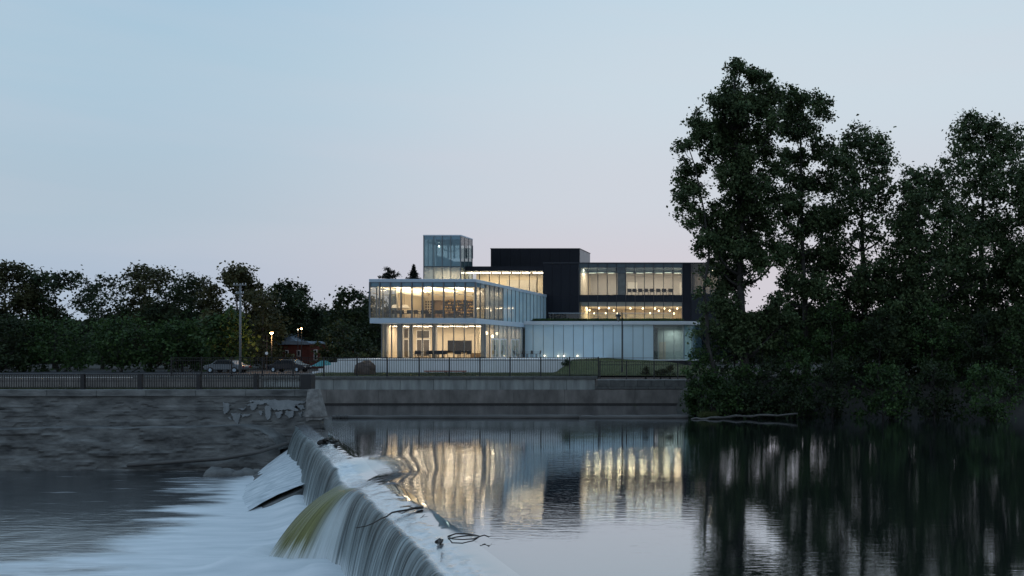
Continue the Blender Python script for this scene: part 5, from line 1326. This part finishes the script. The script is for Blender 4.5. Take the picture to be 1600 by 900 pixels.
# far wood on the horizon
def wood(name, x0, x1, D, y_lo, y_hi, n):
    xs = rng.uniform(x0, x1, n); 
    top = Z(y_lo, D) + (Z(y_hi, D)-Z(y_lo, D))*fbm(xs*.04, xs*0+2, 4)
    zz = 2.5 + (top-2.5)*rng.random(n)**.6; yy_ = D+rng.uniform(-5, 5, n)
    off = np.zeros(3); t = None
    pts = np.stack([xs, yy_, zz], -1)
    sz = .9*(.6+.8*rng.random(n))[:, None]; nv = rng.normal(size=(n, 3)); nv /= np.linalg.norm(nv, axis=1, keepdims=True)
    u = np.cross(nv, rng.normal(size=(n, 3))); u /= np.linalg.norm(u, axis=1, keepdims=True); v = np.cross(nv, u)
    co = np.stack([pts-u*sz, pts-v*sz*.8, pts+u*sz, pts+v*sz*.8], 1)
    me = fastmesh(name, co.reshape(-1, 3), np.arange(n*4).reshape(n, 4), False)
    o = put(me, name, l_dark); tag(o, 'distant dark wood closing the horizon behind the buildings', 'wood', kind='stuff')
wood('distant_wood', -260, 160, 175, 520, 478, 60000)
# conifers on the skyline
def conifer(x, ytop, w, D, label, pine=False):
    c = X(x, D); zt = Z(ytop, D); zb = 2.5; R = w/2*D/F
    t = thing('pine_tree' if pine else 'spruce_tree', label, 'tree', (c, D, zb))
    mb = MB(); mb.tube([(c, D, zb), (c, D, zt-.1)], [.3, .04], 7)
    P_, N_ = [], []
    if pine:
        lobs = [((c+dx*D/F, D+random.uniform(-.5, .5), Z(y_, D)), r*D/F, .45) for dx, y_, r in ((0, ytop+3, 5), (-6, ytop+8, 5), (6, ytop+7, 6), (10, ytop+11, 5), (-9, ytop+13, 6), (0, ytop+13, 8), (3, ytop+20, 9), (-4, ytop+24, 9))]
        for lc, r, f in lobs: limb(mb, (c, D, lc[2]-r*.8), lc, .08, .02)
        pts, nor = lobes_to_leaves(lobs, 20, .3, 30)
    else:
        pts = []
        for k in range(60):
            f = k/60; z_ = zt-(zt-zb)*f*.75; rr = min(R*(.06+f*6.2), R*3)*(1.15-.4*(k % 3)/2)*random.uniform(.8, 1.1); nb = 8
            for j in range(nb):
                a = j*2*math.pi/nb+k*.7; tip = Vector((c+math.cos(a)*rr, D+math.sin(a)*rr, z_-rr*.25))
                if f < .5: mb.tube([(c, D, z_), tip], [.03, .008], 4)
                m_ = int(10+rr*16); tt_ = rng.random(m_)[:, None]
                b0 = np.array((c, D, z_)); pts.append(b0+(np.array(tip)-b0)*tt_+rng.normal(size=(m_, 3))*.09)
        pts = np.concatenate(pts); nor = np.tile([0, 0, 1.], (len(pts), 1))
    part(mb, 'trunk', m_bark, t); leafcloud('crown', pts, nor, .2, l_con, t)
conifer(608.5, 419, 26, 150, 'flat topped dark pine on the skyline left of the tower', True)
conifer(646.5, 415, 20, 152, 'pointed dark spruce on the skyline next to the tower')

# ------------------------------------------------------------------ big trees on the right bank
def px_tree(name, label, D, base_px, trunk_px, r0, lob_px, ml, dens, size, clump, per, group=None, dr=2.2):
    tp = [P(x, y, D) for x, y in trunk_px]
    # densify
    tq = []
    for a, b in zip(tp[:-1], tp[1:]):
        for k in range(3): tq.append(a.lerp(b, k/3))
    tq.append(tp[-1])
    lobes = []
    for (x, y, r) in lob_px:
        R = r*1.2*D/F; dd = random.uniform(-dr, dr)
        p = P(x, y, D); lobes.append(((p.x, D+dd, p.z), R, .95))
    return tree(name, label, 'tree', (tp[0].x, D, 1.2), tq, r0, lobes, None, ml, dens, size, clump, per, group)
big = [(1148,112,12),(1142,128,15),(1160,118,9),(1178,120,14),(1195,125,13),(1150,150,17),(1128,150,14),(1180,148,18),(1205,150,16),(1117,165,12),(1140,178,20),(1168,178,18),(1198,180,18),(1122,190,14),
       (1216,142,9),(1090,196,12),(1104,205,14),(1128,215,20),(1155,215,18),(1186,212,16),(1212,200,14),(1098,225,14),(1118,240,18),(1146,248,18),(1175,250,15),(1200,240,15),(1088,212,8),
       (1140,280,17),(1168,290,17),(1195,280,15),(1218,262,14),(1126,262,12),(1150,315,20),(1120,330,16),(1180,320,20),(1212,308,17),(1140,345,18),(1168,352,20),(1200,345,18),(1100,345,14),(1112,362,14),(1140,378,18),(1176,382,18),(1208,378,16),(1128,400,15),(1152,412,14),(1190,408,15),(1216,400,14),(1146,440,12),(1132,425,13),(1128,455,15),(1140,480,15),(1122,482,14),(1155,506,17),(1178,510,17),(1203,500,17),(1214,474,13),(1226,500,17),(1140,520,18),(1165,535,18),(1195,530,18),(1150,462,10),(1185,420,12),(1160,395,16),(1120,385,14),(1170,444,8),(1136,442,14),(1126,422,13),(1136,365,15),(1165,335,16),(1145,300,16),(1190,300,15),(1160,265,16),(1130,195,14),(1155,190,16),(1190,230,15)]
px_tree('poplar_tree', 'tallest poplar on the right bank with a broken crown against the sky', 72, None, [(1162, 650), (1163, 560), (1158, 480), (1156, 430), (1158, 350), (1152, 260), (1148, 180), (1147, 120)], .42, big, l_pop, 24, .20, .52, 42)
left = [(1070,222,8),(1072,238,12),(1066,258,12),(1082,262,14),(1062,275,9),(1076,288,15),(1060,302,10),(1092,300,12),(1072,318,15),(1090,325,13),(1062,335,9),(1082,348,11),(1100,372,13),(1094,390,12),(1106,408,9),(1092,424,7),(1112,440,7),(1092,456,8),(1124,474,9),(1104,482,8),(1130,495,12),(1100,505,10),(1118,515,13),(1092,520,8)]
px_tree('leaning_tree', 'slender leaning tree at the left edge of the right bank trees', 70, None, [(1120, 640), (1118, 590), (1106, 540), (1104, 490), (1100, 450), (1108, 400), (1100, 330), (1086, 260), (1074, 225)], .20, left, l_pop, 24, .19, .45, 38, dr=1.4)
r3 = [(1234,150,12),(1246,160,14),(1228,172,13),(1244,185,16),(1262,150,14),(1226,200,13),(1240,215,16),(1262,200,18),(1228,240,15),(1250,245,17),(1236,272,16),(1258,285,18),(1230,302,15),(1248,325,18),(1228,340,14),(1240,365,16),(1262,350,18),(1230,392,15),(1250,400,17),(1238,425,15),(1282,180,18),(1285,230,20),(1284,290,20),(1280,345,20),(1276,400,20),(1225,440,12),(1250,450,18),(1224,462,10),(1275,450,20),(1305,260,18),(1305,340,20),(1302,410,20),(1240,480,16),(1262,490,18),(1235,510,17),(1255,525,18),(1280,500,20),(1290,530,20),(1300,480,20)]
px_tree('poplar_tree', 'second tall poplar cut by the right edge of the photo', 76, None, [(1262, 650), (1260, 560), (1258, 480), (1254, 400), (1252, 300), (1250, 160)], .38, r3, l_pop, 20, .21, .52, 40)
for i, (x, yt, w, D) in enumerate([(1350, 200, 190, 80), (1440, 262, 200, 76), (1535, 180, 210, 84), (1625, 245, 190, 78)]):
    random.seed(100+i); round_tree('poplar_tree', ['tall poplar first beyond the cut off tree', 'broad poplar second beyond the cut off tree', 'tallest poplar toward the right end', 'poplar at the right end of the bank'][i], 'tree', x, yt, w, D, 2.0, l_pop, 7, .24, 44, 'trees further along the right bank', low=.04, clump=.6, per=30)
# bushes at the water
SH = [(1092,548,56,69.5,l_mid,'bush leaning out over the river wall, leftmost of the bank'), (1118,520,60,71,l_mid,'green bush under the leaning tree'), (1112,585,62,67.6,l_mid,'low bush touching the water at the left of the bank'),
      (1150,500,70,73,l_dark,'dark bush around the foot of the tallest poplar'), (1160,570,80,68.3,l_mid,'broad low bush below the tallest poplar'), (1190,488,64,75,l_dark,'dark bush right of the poplar trunk'),
      (1205,560,80,68.6,l_dark,'dark low bush near the waterline right of the poplar'), (1228,478,66,73,l_mid,'green bush near the right edge of the photo'), (1248,545,80,69,l_mid,'low bush at the right edge of the photo'),
      (1138,600,50,66.9,l_mid,'small bush dipping in the water between the low bushes'), (1185,605,60,66.9,l_dark,'small dark bush at the waterline'), (1236,605,60,66.4,l_dark,'small dark bush at the waterline by the right edge'),
      (1300,470,110,74,l_mid,'tall bush just past the right edge'), (1300,560,90,67.5,l_dark,'low dark bush just past the right edge'), (1375,480,110,72,l_dark,'dark bush second past the right edge'), (1380,570,100,66,l_mid,'low bush second past the right edge'), (1455,470,110,72,l_mid,'green bush third past the right edge'), (1460,565,100,65.5,l_dark,'low bush third past the right edge'),
      (1535,480,110,72,l_dark,'dark bush toward the right end'), (1545,570,110,65,l_mid,'low bush toward the right end'), (1610,470,110,70,l_mid,'bush at the right end of the bank'), (1085,600,30,70,l_mid,'small bush in front of the end of the river wall')]
for (x, yt, w, D, ml, lb) in SH:
    zb = max(.1, float(bank_z(np.array([X(x, D)]), np.array([float(D)]))[0])); zt = Z(yt, D)
    round_tree('river_bush', lb, 'bush', x, yt, w, D, zb, ml, 8.5, .19, 16, 'bushes along the right bank', low=.0, clump=.5, per=34)
# bleached log and stones at the shore
lg = MB(); pl = [P(x, 0, D) for x, D in ((1080, 65.3), (1110, 65.4), (1150, 65.9), (1200, 65.6), (1262, 65.0))]
for p, z_ in zip(pl, (.02, .08, .18, .28, .42)): p.z = z_
lg.tube([p.lerp(q, k/4)+Vector((0, .12*math.sin(k*2.1+i*3), .05*math.sin(k*1.7+i))) for i, (p, q) in enumerate(zip(pl[:-1], pl[1:])) for k in range(4)], [.05+.045*math.sin(math.pi*(k+1)/17)+.012*math.sin(k*2.7) for k in range(16)], 7)
tag(part(lg, 'driftwood_log', m_log, None, smooth=True), 'long pale driftwood log along the shore under the trees', 'log')
n = 2600; gx = rng.uniform(X(1094, 66), X(1118, 66), n); gy = rng.uniform(65.6, 67, n)
tufts('shore_grass', np.stack([gx, gy, np.full(n, -.02)], -1), .38, .05, m_tuft, 'tuft of bright grass growing at the water edge below the bushes')

# ------------------------------------------------------------------ driftwood on the weir
def branch(pts_px, z, r0, r1, name, label, twigs=()):
    t = thing(name, label, 'branch', (*P_at(*pts_px[0], z)[:2], z))
    mb = MB(); pts = [P_at(x, y, z + dz) for (x, y), dz in zip(pts_px, [.015+.02*math.sin(i*1.3) for i in range(len(pts_px))])]
    n = len(pts); mb.tube(pts, [r0+(r1-r0)*i/(n-1) for i in range(n)], 7)
    part(mb, 'stem', m_drift, t, smooth=True)
    for tw_ in twigs:
        mb = MB(); q = [P_at(x, y, z+.12) for x, y in tw_]; mb.tube(q, [r1*1.2]*(len(q)-1)+[r1*.5], 5); part(mb, 'twig', m_drift, t, smooth=True)
    return t
def P_at(x, y, z):
    D = (CAMZ-z)*F/(y-HZ); return Vector((X(x, D), D, z))
branch([(660, 793), (648, 794), (636, 797), (622, 799), (612, 801), (604, 807), (594, 811), (584, 817), (572, 822), (556, 825)], .02, .04, .012, 'drift_branch', 'dark curved branch caught on the lip of the weir', [[(648, 794), (636, 791), (625, 793)], [(640, 797), (628, 802), (620, 800)], [(655, 794), (663, 789)]])
branch([(700, 838), (712, 834), (726, 834), (742, 836), (750, 838), (740, 842), (722, 843), (706, 842), (700, 838)], .0, .02, .014, 'drift_branch', 'looped dark branch floating just upstream of the weir', [[(750, 838), (757, 836), (764, 839), (768, 836)]])
branch([(682, 847), (687, 843), (691, 844), (688, 850)], -.02, .05, .03, 'drift_branch', 'small dark knot of driftwood on the crest near the camera', [[(687, 845), (684, 851)]])
branch([(499, 692), (508, 688), (520, 690), (528, 693), (524, 697)], .0, .13, .07, 'drift_branch', 'dark clump of driftwood at the far end of the weir crest', [[(508, 688), (514, 683)], [(520, 690), (530, 689)]])
